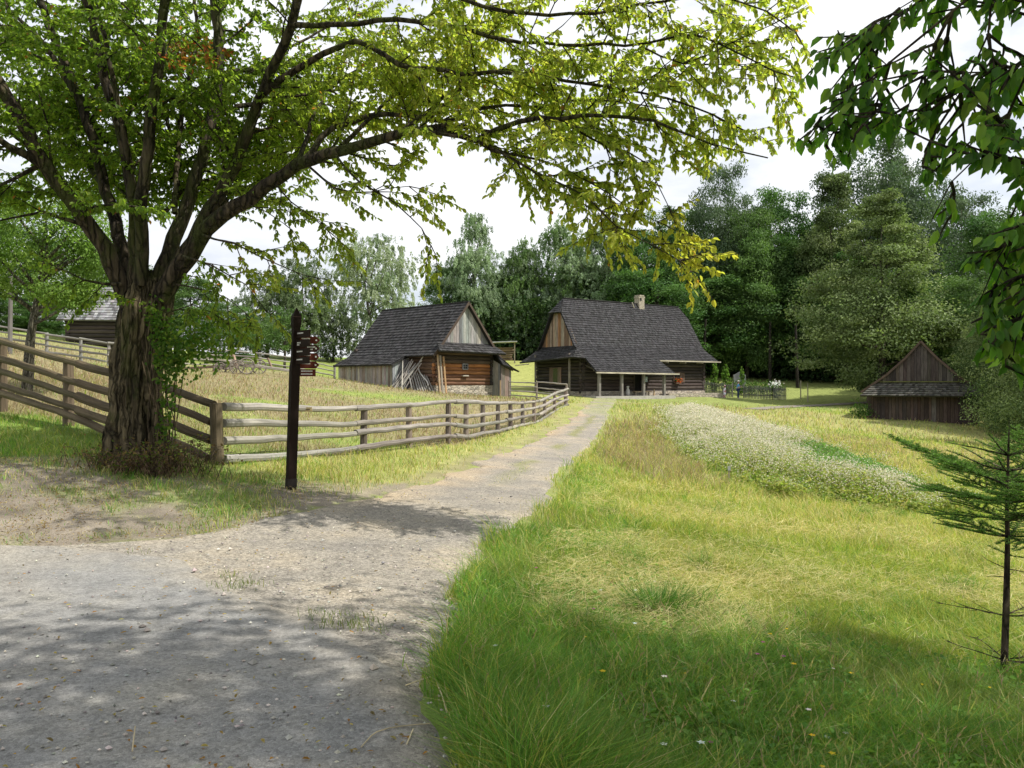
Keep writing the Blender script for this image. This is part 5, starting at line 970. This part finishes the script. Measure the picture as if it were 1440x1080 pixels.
# ivy and young shoots on the right side of the trunk, dry scrub at its foot
def cloud(boxes, per):
    out = []
    for (px, py, d, sx, sz, m) in boxes:
        c = P(px, py, d); q = rng.normal(0, 1, (int(m*per), 3))*np.array([sx, sx*.8, sz])+np.array(c); out.append(q)
    return np.concatenate(out)
C = cloud([(230,470,11.1,.08,.16,240),(246,500,11.05,.12,.15,430),(272,485,10.95,.18,.14,420),(236,550,11.1,.05,.2,110),(232,600,11.1,.07,.14,90),(216,445,11.12,.05,.12,70),(224,490,11.1,.04,.25,90),(300,470,10.9,.2,.2,200)], 1.0); n = len(C)
iv = link('ivy', np_mesh('ivy', *leaves(C, runit(n)+[0, 0, -.5], runit(n)*.7+np.array([.2, -.8, .4]), rng.uniform(.04, .075, n), rng.uniform(.035, .055, n), vcol([(.06, .13, .02), (.09, .17, .03), (.13, .19, .035)], n), T_LEAF), smooth=True), None, M_LEAF)
tag(iv, 'green ivy and leafy shoots climbing the side of the mossy trunk', 'ivy')
t = MB()
for k in range(16):
    a = random.uniform(-.2, 1.6); x0_ = .47*math.cos(a-.8); b0 = G(193, D0)+V3(.43+random.uniform(-.1, .18), -.25+random.uniform(-.2, .2), 0); t.tube(crom([tuple(b0), tuple(b0+V3(random.uniform(-.1, .12), random.uniform(-.08, .05), .6)), tuple(b0+V3(random.uniform(-.2, .15), random.uniform(-.05, .1), random.uniform(1.0, 1.9)))], .15), .008, (.15, .11, .07), 4)
t.build('stems', M_BARK2, iv)
sc = empty('dry_scrub', G(200, 11), 'tangle of dry brown twigs and brambles round the foot of the mossy trunk', 'scrub')
t = MB(); tips = []
for k in range(520):
    px = random.gauss(200, 42); d = random.uniform(10.55, 11.25) if 150 < px < 240 else random.uniform(10.7, 11.6); p0 = G(px, d); a = random.uniform(0, 6.283); L_ = random.uniform(.08, .42)*(1.25 if px > 205 else .7)
    p1 = p0+V3(math.cos(a)*L_*.4, math.sin(a)*L_*.4, L_*.8); p2 = p1+V3(math.cos(a)*L_*.5, math.sin(a)*L_*.4, random.uniform(-.1, .15)*L_); t.tube([p0, p1, p2], [.006, .004, .002], jit((.17, .115, .075), .4), 3); tips += [p1, p2, p1.lerp(p2, .5)]
t.build('twigs', M_BARK2, sc)
C = np.array([tuple(v) for v in tips]); C = C+rng.normal(0, .05, C.shape); n = len(C)
link('leaves', np_mesh('leaves', *leaves(C, runit(n), runit(n), rng.uniform(.025, .06, n), rng.uniform(.02, .035, n), vcol([(.13, .09, .05), (.18, .13, .07), (.08, .12, .03), (.11, .15, .03), (.09, .06, .04)], n), T_LEAF)), sc, M_LEAF)
# ================================================================== TREE WHOSE BRANCH HANGS IN AT THE UPPER RIGHT (trunk outside the frame)
g = Grow(); nt_ = empty('maple_tree', V3(5.0, -1.2, tz(5, -1.2)), 'tree with large dark green leaves hanging into the upper right corner', 'tree')
t = MB(); b0 = V3(5.0, -1.2, tz(5, -1.2)-.2); t.tube(crom([tuple(b0), (5.05, -1.2, 2.2), (4.8, -1.1, 4.6), (4.4, -1.3, 7), (4.3, -1.4, 9.5)], .3), [.34-.0075*i for i in range(40)][:len(crom([tuple(b0), (5.05, -1.2, 2.2), (4.8, -1.1, 4.6), (4.4, -1.3, 7), (4.3, -1.4, 9.5)], .3))], (.12, .10, .08), 14, .05); t.build('trunk', M_BARK2, nt_, True)
g.tube([V3(4.85, -1.1, 4.2), V3(3.6, .4, 4.6), V3(2.75, 1.5, 4.1), P(1560, -160, 2.2)], .10, .03, 8)
nb = [
 ([(1560,-160,2.2),(1440,-60,2.45),(1340,15,2.6),(1250,85,2.7),(1190,140,2.75),(1155,165,2.78)], .022, .005, dict(dens=7, klen=(.16, .34), start=.25)),
 ([(1440,-60,2.45),(1330,-30,2.8),(1260,10,2.9),(1225,40,2.95)], .012, .004, dict(dens=7, klen=(.15, .3), start=.3)),
 ([(1400,-60,2.55),(1390,40,2.65),(1350,120,2.7),(1320,180,2.72)], .014, .004, dict(dens=8, klen=(.16, .34), start=.2)),
 ([(1500,-60,2.4),(1450,80,2.5),(1400,190,2.58),(1345,260,2.62),(1310,310,2.65)], .016, .004, dict(dens=8, klen=(.14, .3), start=.1)),
 ([(1350,120,2.7),(1290,160,2.72),(1240,150,2.75)], .010, .004, dict(dens=7, klen=(.12, .26), start=.1)),
 ([(1520,80,2.35),(1470,200,2.4),(1440,290,2.45),(1405,370,2.5),(1375,430,2.52)], .014, .004, dict(dens=5, klen=(.12, .24), start=.35)),
 ([(1500,250,2.3),(1470,370,2.35),(1440,440,2.4),(1425,500,2.42)], .012, .004, dict(dens=7, klen=(.12, .24), start=.1)),
 ([(1540,180,2.3),(1480,290,2.38),(1450,380,2.42),(1420,470,2.45)], .012, .004, dict(dens=8, klen=(.1, .2), start=.3)), ([(1500,150,2.35),(1460,260,2.4),(1432,330,2.45),(1400,400,2.5)], .01, .004, dict(dens=8, klen=(.1, .2), start=.3)),
 ([(1480,40,2.5),(1440,90,2.6),(1420,160,2.65)], .010, .004, dict(dens=7, klen=(.15, .3), start=.1)),
]
NLX, NLY = [1100, 1130, 1180, 1230, 1260, 1300, 1345, 1350, 1362, 1380, 1440, 1500], [190, 215, 235, 195, 170, 335, 330, 400, 470, 500, 530, 570]
def ok_near(v):
    x, y = proj(v); return 1112 < x and y < np.interp(x, NLX, NLY) and not (1345 < x < 1412 and 225+.2*(x-1345) < y < 320)
for pts_, r0, r1, o in nb: o['dens'] *= 1.5; limb(g, pts_, r0*.55, r1*.6, nside=6, droop=.018, lsp=.019, spread=1.0, up=-.05, tw=(.4, .7), ok=ok_near, **o)
C = np.array(g.C); A = np.array(g.A); px_ = CX+F*C[:, 0]/C[:, 1]; py_ = CY-F*(C[:, 2]-EYE)/C[:, 1]
low = np.interp(px_, [1100, 1130, 1180, 1230, 1260, 1300, 1345, 1350, 1362, 1380, 1440, 1500], [190, 215, 235, 195, 170, 335, 330, 400, 470, 500, 530, 570]); lim = (py_ < low) & (px_ > 1110) & ~((px_ > 1345) & (px_ < 1412) & (py_ > 225+.2*(px_-1345)) & (py_ < 320)); C, A = C[lim], A[lim]; n = len(C)
n1 = n; big = leaves(C+runit(n)*.015, A*.35+runit(n)*.5+np.array([0, 0, -.75]), runit(n)*.7+np.array([-.1, -.5, .6]), rng.uniform(.032, .076, n), rng.uniform(.018, .040, n), vcol([(.065, .14, .022), (.09, .18, .028), (.05, .115, .02), (.16, .24, .04)], n, .25), T_LEAF)
# high crown, well above the frame, that shades the foreground
cc = []
while len(cc) < 250:
    v = runit(1)[0]; q = np.array([5.4, .1, 7.9])+v*np.array([7.6, 4.6, 2.3])*rng.uniform(.2, 1)**.5
    if q[2] > 2.2+.5*max(q[1]+.9, 0)+.9: cc.append(q)
cc = np.array(cc); q = np.repeat(cc, 130, 0)+rng.normal(0, 1, (len(cc)*130, 3))*np.array([.55, .55, .3]); q = q[(q[:, 2] > 1.9+.5*np.maximum(q[:, 1], 0))]; n = len(q)
hi = leaves(q, runit(n), runit(n)*.7+np.array([0, 0, .9]), rng.uniform(.12, .18, n), rng.uniform(.09, .12, n), vcol([(.05, .11, .02), (.07, .13, .025)], n), T_LEAF)
for c_ in cc[::4]: g.tube([V3(4.4, -1.3, 7), V3(*(c_*.6+np.array([4.4, -1.3, 7])*.4+np.array([0, 0, .5]))), V3(*c_)], .05, .012, 4)
g.mb.build('branches', M_BARK2, nt_, True); link('crown', np_mesh('crown', *cat([big, hi]), smooth=True), nt_, M_DARKLEAF)
# ================================================================== FIR SAPLING
fb_ = G(1413, 5.2); fir = empty('fir_sapling', fb_, 'young fir with a bare lower stem standing in the mown meadow', 'fir')
def fz(py): return EYE+(CY-py)/F*5.2
t = MB(); tp = [(1413,985),(1412,930),(1415,850),(1417,760),(1416,700),(1418,640),(1419,604)]; t.tube([P(x_, y_, 5.2) for x_, y_ in tp], [.026, .022, .020, .016, .012, .008, .004], (.085, .062, .045), 9, .08)
NC, NA_ = [], []
def fbranch(p, d, L, r, side=True, needles=True):
    n = max(3, int(L/.05)); pts = [p.copy()]; q = p.copy(); d = d.normalized()
    for i in range(n): d = (d+Vector((random.gauss(0, .07), random.gauss(0, .05), random.gauss(.01, .04)))).normalized(); q = q+d*(L/n); pts.append(q.copy())
    t.tube(pts, [r*(1-.7*i/n) for i in range(n+1)], (.085, .065, .045), 5)
    for i in range(1, n+1):
        a, b_ = pts[i-1], pts[i]
        if needles and (L < .2 or i > n*.12):
            for k in range(int((b_-a).length/.0017)): NC.append(a.lerp(b_, random.random())); NA_.append((b_-a).normalized())
        if side and i > n*.12 and random.random() < (.95 if L > .4 else .6):
            for sg in (1, -1):
                s_ = (b_-a).normalized().cross(ZUP).normalized()*sg; fbranch(b_, (b_-a).normalized()*.8+s_*.75+ZUP*random.uniform(-.1, .12), L*random.uniform(.3, .55)*(1.15-.75*i/n)+.03, r*.5, L > .52, needles)
def whorl(py, nb_, L, up_, a0=0, needles=True, side=True, r=.008):
    for k in range(nb_):
        a = a0+6.283*k/nb_+random.uniform(-.3, .3); px = interp_px([(y_, x_) for x_, y_ in tp][::-1], py); p = P(float(px), py, 5.2); fbranch(p, V3(math.cos(a), math.sin(a), up_), L*random.uniform(.8, 1.12), r, side, needles)
whorl(640, 5, .34, .28, 2.8, side=False); whorl(662, 5, .42, .22, .3, side=False); whorl(682, 5, .56, .30, 3.0); whorl(708, 5, .58, .26, .5); whorl(732, 5, .54, .18, 3.1); whorl(754, 5, .46, .06, 3.3)
for py in (780, 800, 812): whorl(py, 2, .2, .1, random.random()*6, needles=py < 800, side=False, r=.004)
for py, nb_ in ((866, 3), (928, 4)): whorl(py, nb_, .36, .25, 2.9, False, True, .005)
t.tube([P(1419, 604, 5.2), P(1419, 590, 5.2)], .004, (.09, .12, .04), 5)
for k in range(60): NC.append(P(1419, random.uniform(600, 636), 5.2)); NA_.append(V3(0, 0, 1))
t.build('trunk', M_BARK2, fir)
C = np.array([tuple(v) for v in NC]); A = np.array([tuple(v) for v in NA_]); n = len(C); print('needles', n)
rd = runit(n); rd[:, 2] = np.abs(rd[:, 2])*.35-.05; nd = nrm(A*.55+rd)
link('needles', np_mesh('needles', *leaves(C, nd, runit(n), rng.uniform(.018, .027, n), np.full(n, .0036), vcol([(.12, .23, .04), (.16, .29, .05), (.12, .22, .06)], n, .25))), fir, M_NEEDLE)
# ================================================================== BACKGROUND TREES
def crown_data(seed, H, W, kind, ncl, nl, ls, cols, base=.05):
    global rng; keep_ = rng; rng = np.random.default_rng(seed)
    prof = {'dec': lambda t: np.sin(np.pi*np.clip(t*.93+.07, 0, 1)**.85)**.46, 'lin': lambda t: np.clip(1.02-t**1.9, 0, 1)*np.clip(.62+t*2.2, 0, 1), 'bir': lambda t: np.sin(np.pi*np.clip(t*.9+.1, 0, 1)**.75)**.8, 'wil': lambda t: np.sin(np.pi*np.clip(t*.9+.08, 0, 1)**1.15)**.6, 'col': lambda t: np.clip(1-t**5, 0, 1)*np.clip(.75+t, 0, 1)}[kind]
    t = rng.uniform(0, .9 if kind == 'dec' else .97, ncl*8); R_ = prof(t); t = t[rng.uniform(0, 1, len(t)) < np.maximum(R_, .38)][:ncl]; R_ = np.maximum(prof(t), .2); m = len(t); th = rng.uniform(0, 2*np.pi, m); rho = np.sqrt(rng.uniform(.12, 1, m))
    lob = 1+.16*np.sin(3*th+seed)+.10*np.sin(5*th+seed*2+t*5)
    cc = np.stack([np.cos(th)*R_*rho*W*.44*lob, np.sin(th)*R_*rho*W*.44*lob, (base+(1-base)*t)*H*.96], 1); rc = W*rng.uniform(.08, .17, m)*(.35+.65*R_)
    tone = rng.uniform(.72, 1.25, (m, 1))*np.array(cols)[rng.integers(0, len(cols), m)]
    per = rng.poisson(nl, m); idx = np.repeat(np.arange(m), per); n = len(idx); v = runit(n); r_ = rng.uniform(0, 1, n)**.42
    if kind in ('bir', 'wil'):
        ns = 9; st = runit(m*ns).reshape(m, ns, 3)*rc[:, None, None]*[1.1, 1.1, .6]+cc[:, None, :]; s_ = rng.integers(0, ns, n); hang = rng.uniform(0, 1, n); Lh = H*(.045 if kind == 'bir' else .05)
        p = st[idx, s_]+np.stack([rng.normal(0, .05*ls*6, n), rng.normal(0, .05*ls*6, n), -hang*Lh*(.6+.8*((s_*7+idx) % 5)/5)], 1); outw = nrm(cc-[0, 0, H*.4])[idx]; p[:, :2] += outw[:, :2]*(hang*Lh*.35)[:, None]
        A_ = np.stack([rng.normal(0, .6, n), rng.normal(0, .6, n), -np.ones(n)], 1)+outw*[.4, .4, 0]; Nn = outw+runit(n)*.8; Lf, Wf = ls*rng.uniform(.8, 1.5, n), ls*rng.uniform(.28, .5, n)
    else:
        fl = .5 if kind == 'lin' else .62; p = cc[idx]+v*(r_*rc[idx])[:, None]*[1.15, 1.15, fl]; A_ = runit(n)+nrm(cc[:, :]*[1, 1, 0])[idx]*.5+[0, 0, -.25]; Nn = v*.6+[0, 0, .75]+runit(n)*.55; Lf, Wf = ls*rng.uniform(.7, 1.3, n), ls*rng.uniform(.45, .8, n)
    p[:, 2] = np.maximum(p[:, 2], .02*H); col = np.clip(tone[idx]*rng.uniform(.78, 1.25, (n, 1)), .002, 1); out = leaves(p, A_, Nn, Lf, Wf, col); rng = keep_; return out, cc
def trunk_data(H, W, cc, r0, col, top=.8):
    t = MB(); pp = crom([(0, 0, -.4), (random.uniform(-.02, .02)*W, 0, H*.3), (random.uniform(-.05, .05)*W, random.uniform(-.03, .03)*W, H*.6), (0, 0, H*top)], H*.06); n = len(pp); t.tube(pp, [r0*(1.15-1.05*i/(n-1)) for i in range(n)], col, 8, .06)
    for c in cc[::max(1, len(cc)//16)]: z0_ = min(c[2]*.75, H*.7); t.tube([V3(0, 0, z0_), V3(c[0]*.5, c[1]*.5, z0_+(c[2]-z0_)*.45), V3(*c)], [r0*.4, r0*.25, r0*.08], col, 5)
    me = bpy.data.meshes.new('trunk'); me.from_pydata(t.V, [], t.F); a = me.attributes.new('Col', 'FLOAT_COLOR', 'POINT'); a.data.foreach_set('color', np.concatenate([np.array(t.C), np.ones((len(t.C), 1))], 1).astype(np.float32).ravel()); me.polygons.foreach_set('use_smooth', [True]*len(me.polygons)); me.materials.append(M_BARK2); return me
K = {}
def kind_(key, *a, r0=.25, tc_=(.13, .11, .09), top=.8, **k):
    H_, W_ = a[1], a[2]; (Vv, fs, cc_), cl_ = crown_data(*a, **k); me = np_mesh('crown', Vv, fs, cc_); me.materials.append(M_BGLEAF); K[key] = (me, trunk_data(H_, W_, cl_, r0, tc_, top), H_, W_)
DK_ = [(.075, .155, .042), (.058, .125, .036), (.095, .18, .048)]; OL = [(.21, .26, .11), (.17, .225, .09), (.13, .18, .07)]; BI = [(.23, .31, .18), (.19, .27, .15), (.26, .34, .20)]; WI = [(.27, .33, .20), (.22, .29, .165), (.31, .36, .23)]; MG = [(.095, .17, .05), (.08, .14, .042), (.12, .20, .055)]
kind_('dec1', 3, 20, 12, 'dec', 190, 230, .27, DK_, base=.05); kind_('dec2', 8, 20, 12, 'dec', 180, 240, .27, DK_+MG, base=.04); kind_('dec3', 13, 20, 11, 'dec', 180, 230, .25, MG, base=.05)
kind_('lin1', 21, 18, 12, 'lin', 240, 230, .22, OL, base=.07); kind_('lin2', 25, 18, 11, 'lin', 220, 220, .23, OL+[(.06, .09, .03)], base=.05); kind_('lin3', 29, 14, 12, 'lin', 300, 200, .165, OL+[(.06, .10, .03), (.05, .085, .028)], base=.02)
kind_('bir1', 31, 20, 10, 'bir', 240, 220, .26, BI, base=.08, tc_=(.3, .29, .27)); kind_('bir2', 37, 20, 11, 'bir', 260, 220, .26, BI+MG, base=.06)
kind_('wil1', 41, 14, 11, 'wil', 170, 260, .21, WI, base=.12, tc_=(.16, .14, .12), r0=.22); kind_('wil2', 43, 14, 8, 'wil', 150, 260, .20, [(.14, .19, .085), (.11, .16, .07), (.16, .21, .1)], base=.06, r0=.2)
kind_('air1', 47, 20, 12, 'dec', 170, 190, .26, [(.085, .135, .075), (.11, .155, .09)], base=.15); kind_('app1', 51, 6, 5, 'dec', 60, 90, .16, MG, base=.3, r0=.13); kind_('yng1', 53, 8, 6.5, 'dec', 130, 190, .12, [(.14, .24, .04), (.115, .20, .034), (.17, .26, .045)], base=.42, r0=.2, tc_=(.2, .18, .15))
kind_('col1', 57, 2.4, .9, 'col', 60, 60, .10, [(.20, .34, .05), (.13, .24, .04)], base=.02, r0=.04)
TREES = [ # kind, name, photo x, photo y of the top, width px, distance, label
 ('dec1','oak_tree',905,318,130,98,'dark tree behind the cottage chimney, seen under the yellow tip of the arching branch'),
 ('dec2','oak_tree',950,292,120,92,'dark green tree just to the right of the cottage chimney, lower than its neighbour'),
 ('air1','ash_tree',1012,226,95,97,'tall thin-topped dark tree that rises highest behind the cottage roof'),
 ('dec3','oak_tree',1050,288,110,86,'mid green round tree at the edge of the dark wood beyond the garden'),
 ('dec1','oak_tree',1100,262,120,94,'dark tree between the tall thin-topped one and the olive crowned trees'),
 ('lin2','linden_tree',1172,242,140,84,'olive brown tree in the wood with a broad dome, next to the tallest feathery crown'),
 ('air1','ash_tree',1222,190,150,102,'tallest loose feathery tree of the wood, standing behind the olive trees'),
 ('air1','ash_tree',1285,222,130,104,'feathery tree at the shoulder of the tallest crown, partly behind hanging leaves'),
 ('lin1','linden_tree',1240,272,215,69,'big pale olive tree with layered boughs standing in front of the dark wood'),
 ('air1','ash_tree',1352,268,130,92,'bluish loose tree behind the small barn, with sky showing through its top'),
 ('dec2','oak_tree',1425,290,150,80,'dark tree behind the hanging leaves at the edge of the photo'),
 ('lin3','linden_tree',1446,322,175,47,'large olive green tree with boughs to the ground beside the small barn'),
 ('lin3','linden_tree',1392,398,95,54,'olive tree pressed against the far side of the small barn'),
 ('lin3','linden_tree',1490,350,190,38,'olive tree cut by the edge of the photo beyond the small barn'),
 ('dec1','beech_tree',925,375,150,83,'dark tree directly behind the end of the cottage roof'),
 ('dec2','beech_tree',1005,355,150,88,'very dark tree filling the wood above the three clipped shrubs'),
 ('dec1','beech_tree',1068,332,150,90,'very dark tree of the wood above the garden fence'),
 ('dec2','beech_tree',1130,340,140,88,'dark tree of the wood above the two thin stakes'),
 ('dec1','beech_tree',1185,350,150,84,'dark tree behind the lower boughs of the big pale olive tree'),
 ('dec2','beech_tree',1290,390,150,74,'dark tree behind the gable of the small barn'),
 ('dec3','beech_tree',1385,380,150,66,'mid green tree behind the olive trees at the small barn'),
 ('bir1','birch_tree',667,296,95,102,'tall pale birch with narrow top standing between the two big roofs'),
 ('dec3','birch_tree',632,372,75,104,'lower birch beside the tall pale birch, nearest the barn ridge'),
 ('bir2','birch_tree',735,330,90,104,'weeping birch between the tall pale birch and the cottage gable'),
 ('bir2','birch_tree',790,302,120,105,'broad weeping birch whose crown rises above the cottage gable'),
 ('bir1','birch_tree',850,306,125,101,'broad weeping birch above the middle of the cottage ridge'),
 ('dec3','maple_tree',712,385,100,106,'mid green tree with pale trunk behind the log store'),
 ('dec2','maple_tree',765,390,110,108,'shady tree behind the cottage gable boards'),
 ('dec2','maple_tree',660,405,90,110,'shady tree low behind the barn gable'),
 ('dec1','maple_tree',830,380,130,110,'shady tree low behind the cottage ridge, left of the chimney'),
 ('wil1','willow_tree',521,318,158,80,'airy silver willow behind the barn roof with sky between its boughs'),
 ('wil2','willow_tree',425,352,105,76,'soft green willow behind the signpost'),
 ('wil2','willow_tree',468,430,70,78,'low willow between the signpost and the barn roof'),
 ('wil2','willow_tree',375,372,95,74,'soft green willow behind the old hay cart'),
 ('app1','apple_tree',400,425,75,66,'small dark orchard tree with a visible stem just left of the signpost'),
 ('app1','apple_tree',360,428,65,70,'small dark orchard tree above the hay cart shafts'),
 ('dec3','apple_tree',322,415,85,62,'young green tree whose thin stem stands behind the hay cart upright'),
 ('dec3','apple_tree',268,380,100,75,'green tree on the hill just right of the mossy trunk'),
 ('dec3','apple_tree',215,360,110,80,'green tree on the hill hidden behind the mossy trunk'),
 ('dec2','apple_tree',15,408,85,70,'low dark bushy tree on the hill crest at the edge of the photo'),
 ('dec2','apple_tree',62,425,60,72,'low dark bushy tree on the hill crest beside the silvery roof'),
 ('dec3','maple_tree',150,330,130,78,'taller green tree on the hill rising behind the silvery roof'),
 ('dec3','maple_tree',40,300,160,82,'taller green tree on the hill behind the leaning young trunk'),
 ('yng1','young_tree',75,235,235,20,'young green tree with slim leaning grey trunk behind the five-rail fence'),
]
seen = {}
for key, nm, px, top, wpx, d, lab in TREES:
    cm, tm, H_, W_ = K[key]; d = d+9 if (900 < px < 1200 and d < 95) else d; q = G(px, d); hh = (EYE+(CY-top)/F*d-q.z)*((1.12 if key[:3] in ('dec', 'air') else 1.06) if px > 600 else 1); s_ = wpx*d/F/W_*(1.12 if px > 600 else 1); e = empty(nm, q, lab, 'tree', 'trees of the wood and the hillside')
    if key == 'yng1': q = G(38, d); e.location = q
    k = seen.get(key, 0); seen[key] = k+1; e.rotation_euler = (0, .10, 0) if key == 'yng1' else (0, 0, 2.4*k+px*.7); e.scale = (s_, s_, hh/H_)
    for me, nme in ((tm, 'trunk'), (cm, 'crown')): o = bpy.data.objects.new(nme, me); COL.objects.link(o); o.parent = e
for px, d, hk, lab in ((1005, 79, 1.15, 'clipped columnar shrub nearest the cottage wall'), (1021, 79, 1.05, 'widest of three clipped columnar shrubs, above the child'), (1043, 79.5, 1.0, 'clipped columnar shrub standing in front of the grey board')):
    cm, tm, H_, W_ = K['col1']; q = G(px, d); e = empty('columnar_shrub', q, lab, 'shrub', 'clipped shrubs in the garden'); e.scale = (1.15*hk if px == 1021 else .75*hk, .9*hk, 1.22*hk); e.rotation_euler = (0, 0, px)
    for me, nme in ((tm, 'stem'), (cm, 'foliage')): o = bpy.data.objects.new(nme, me); COL.objects.link(o); o.parent = e
# dim interior of the wood: one mass of leaves that cannot be told apart
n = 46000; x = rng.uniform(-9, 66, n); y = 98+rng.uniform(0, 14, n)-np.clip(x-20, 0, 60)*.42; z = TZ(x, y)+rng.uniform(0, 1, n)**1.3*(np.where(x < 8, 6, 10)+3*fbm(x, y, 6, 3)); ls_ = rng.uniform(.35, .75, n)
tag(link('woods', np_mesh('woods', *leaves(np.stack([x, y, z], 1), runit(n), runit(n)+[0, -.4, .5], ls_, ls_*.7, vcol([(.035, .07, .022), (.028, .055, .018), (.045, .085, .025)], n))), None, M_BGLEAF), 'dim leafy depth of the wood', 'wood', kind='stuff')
t = MB()
for k in range(10):
    xx = random.uniform(21, 60); yy = 92-max(0, xx-20)*.42+random.uniform(-4, 6); z_ = tz(xx, yy); t.tube([V3(xx, yy, z_-.3), V3(xx+random.uniform(-.3, .3), yy, z_+7)], [.2, .12], jit((.035, .03, .025), .4), 6)  # bark darkened so the wood's shade sits in the colour
tag(t.build('distant_trunks', M_BARK2), 'dim trunks inside the wood', 'wood', kind='stuff')
# plants in the little garden, white blossom behind the pickets
C = []; 
for px, d, s_ in ((1052, 78, .3), (1064, 79, .35), (1078, 79, .3), (1046, 78, .4), (1090, 80, .28), (996, 79, .3), (1030, 80, .3)):
    q = G(px, d); C.append(np.array([q.x, q.y, q.z+.75])+rng.normal(0, 1, (260, 3))*[.5, .4, s_])
C = np.concatenate(C); n = len(C); tag(link('garden_plants', np_mesh('garden_plants', *leaves(C, runit(n), runit(n), .2, .12, vcol([(.09, .17, .03), (.06, .12, .025)], n))), None, M_BGLEAF), 'leafy vegetable plants growing inside the picket fence', 'plants', kind='stuff')
q = G(1091, 77.5); C = np.array([q.x, q.y, q.z+1.35])+rng.normal(0, 1, (70, 3))*[.28, .15, .16]; n = len(C); fl = link('flowering_bush', np_mesh('flowering_bush', *leaves(C, runit(n), runit(n), .2, .18, vcol([(.8, .8, .8)], n))), None, M_FLOWER); tag(fl, 'white flowering bush showing over the picket fence corner', 'bush')
C = np.array([q.x, q.y, q.z+.6])+rng.normal(0, 1, (200, 3))*[.3, .2, .35]; n = len(C); link('foliage', np_mesh('foliage', *leaves(C, runit(n), runit(n), .18, .12, vcol([(.06, .13, .03)], n))), fl, M_BGLEAF)
q = R.p(.15, -3.35, 0); q.z = tz(q.x, q.y); C = np.array([q.x, q.y, q.z+.45])+rng.normal(0, 1, (420, 3))*[.3, .3, .28]; n = len(C); tag(link('nettle_bush', np_mesh('nettle_bush', *leaves(C, runit(n), runit(n), .14, .09, vcol([(.07, .15, .03), (.09, .17, .03)], n))), None, M_BGLEAF), 'small bright green bush at the corner of the boarded barn', 'bush')
# ================================================================== LIGHT, SKY, CAMERA
SUN_AZ, SUN_EL = math.radians(101), math.radians(54)      # azimuth clockwise from the view direction
sd = Vector((math.sin(SUN_AZ)*math.cos(SUN_EL), math.cos(SUN_AZ)*math.cos(SUN_EL), math.sin(SUN_EL)))
sl = bpy.data.lights.new('sun', 'SUN'); sl.energy = 5.0; sl.angle = math.radians(.6); sl.color = (1, .95, .86)
so = bpy.data.objects.new('sun', sl); COL.objects.link(so); so.rotation_euler = (-sd).to_track_quat('-Z', 'Y').to_euler(); so.location = (20, -20, 40)
wd = bpy.data.worlds.new('World'); SC.world = wd; wd.use_nodes = True; nt = wd.node_tree; bg = nt.nodes['Background']
sky = N(nt, 'ShaderNodeTexSky', sky_type='NISHITA', sun_disc=False, sun_elevation=SUN_EL, sun_rotation=SUN_AZ)
tc = N(nt, 'ShaderNodeTexCoord').outputs['Generated']; n1 = noise(nt, mapping(nt, tc, (1.6, 1.6, 3.2)), 1.7, 7, .55)
n2 = noise(nt, mapping(nt, tc, (1.2, 1.2, 3.5)), 2.6, 6, .6)
cl = N(nt, 'ShaderNodeMix', data_type='RGBA'); cl.inputs['A'].default_value = (6.6, 7.0, 7.7, 1); cl.inputs['B'].default_value = (9.2, 9.3, 9.5, 1); nt.links.new(ramp(nt, n2, 0, 1, .36, .58), cl.inputs['Factor'])
mx = N(nt, 'ShaderNodeMix', data_type='RGBA'); nt.links.new(sky.outputs[0], mx.inputs['A']); nt.links.new(cl.outputs['Result'], mx.inputs['B'])
nt.links.new(ramp(nt, n1, .45, 1, .30, .45), mx.inputs['Factor']); nt.links.new(mx.outputs['Result'], bg.inputs['Color']); bg.inputs['Strength'].default_value = .1
cd = bpy.data.cameras.new('camera'); cd.sensor_width = 36; cd.lens = 36*F/1440; cd.clip_end = 2000; cd.clip_start = .05
co = bpy.data.objects.new('camera', cd); COL.objects.link(co); co.location = (0, 0, EYE); co.rotation_euler = (math.radians(90), 0, 0); SC.camera = co
SC.view_settings.view_transform = 'Standard'; SC.view_settings.look = 'None'; SC.view_settings.exposure = .36; SC.view_settings.gamma = 1
SC.render.engine = 'CYCLES'; cy = SC.cycles; cy.max_bounces = 7; cy.diffuse_bounces = 4; cy.glossy_bounces = 2; cy.transmission_bounces = 5; cy.use_denoising = True
cy.sample_clamp_indirect = 6; cy.use_adaptive_sampling = True; cy.adaptive_threshold = .015
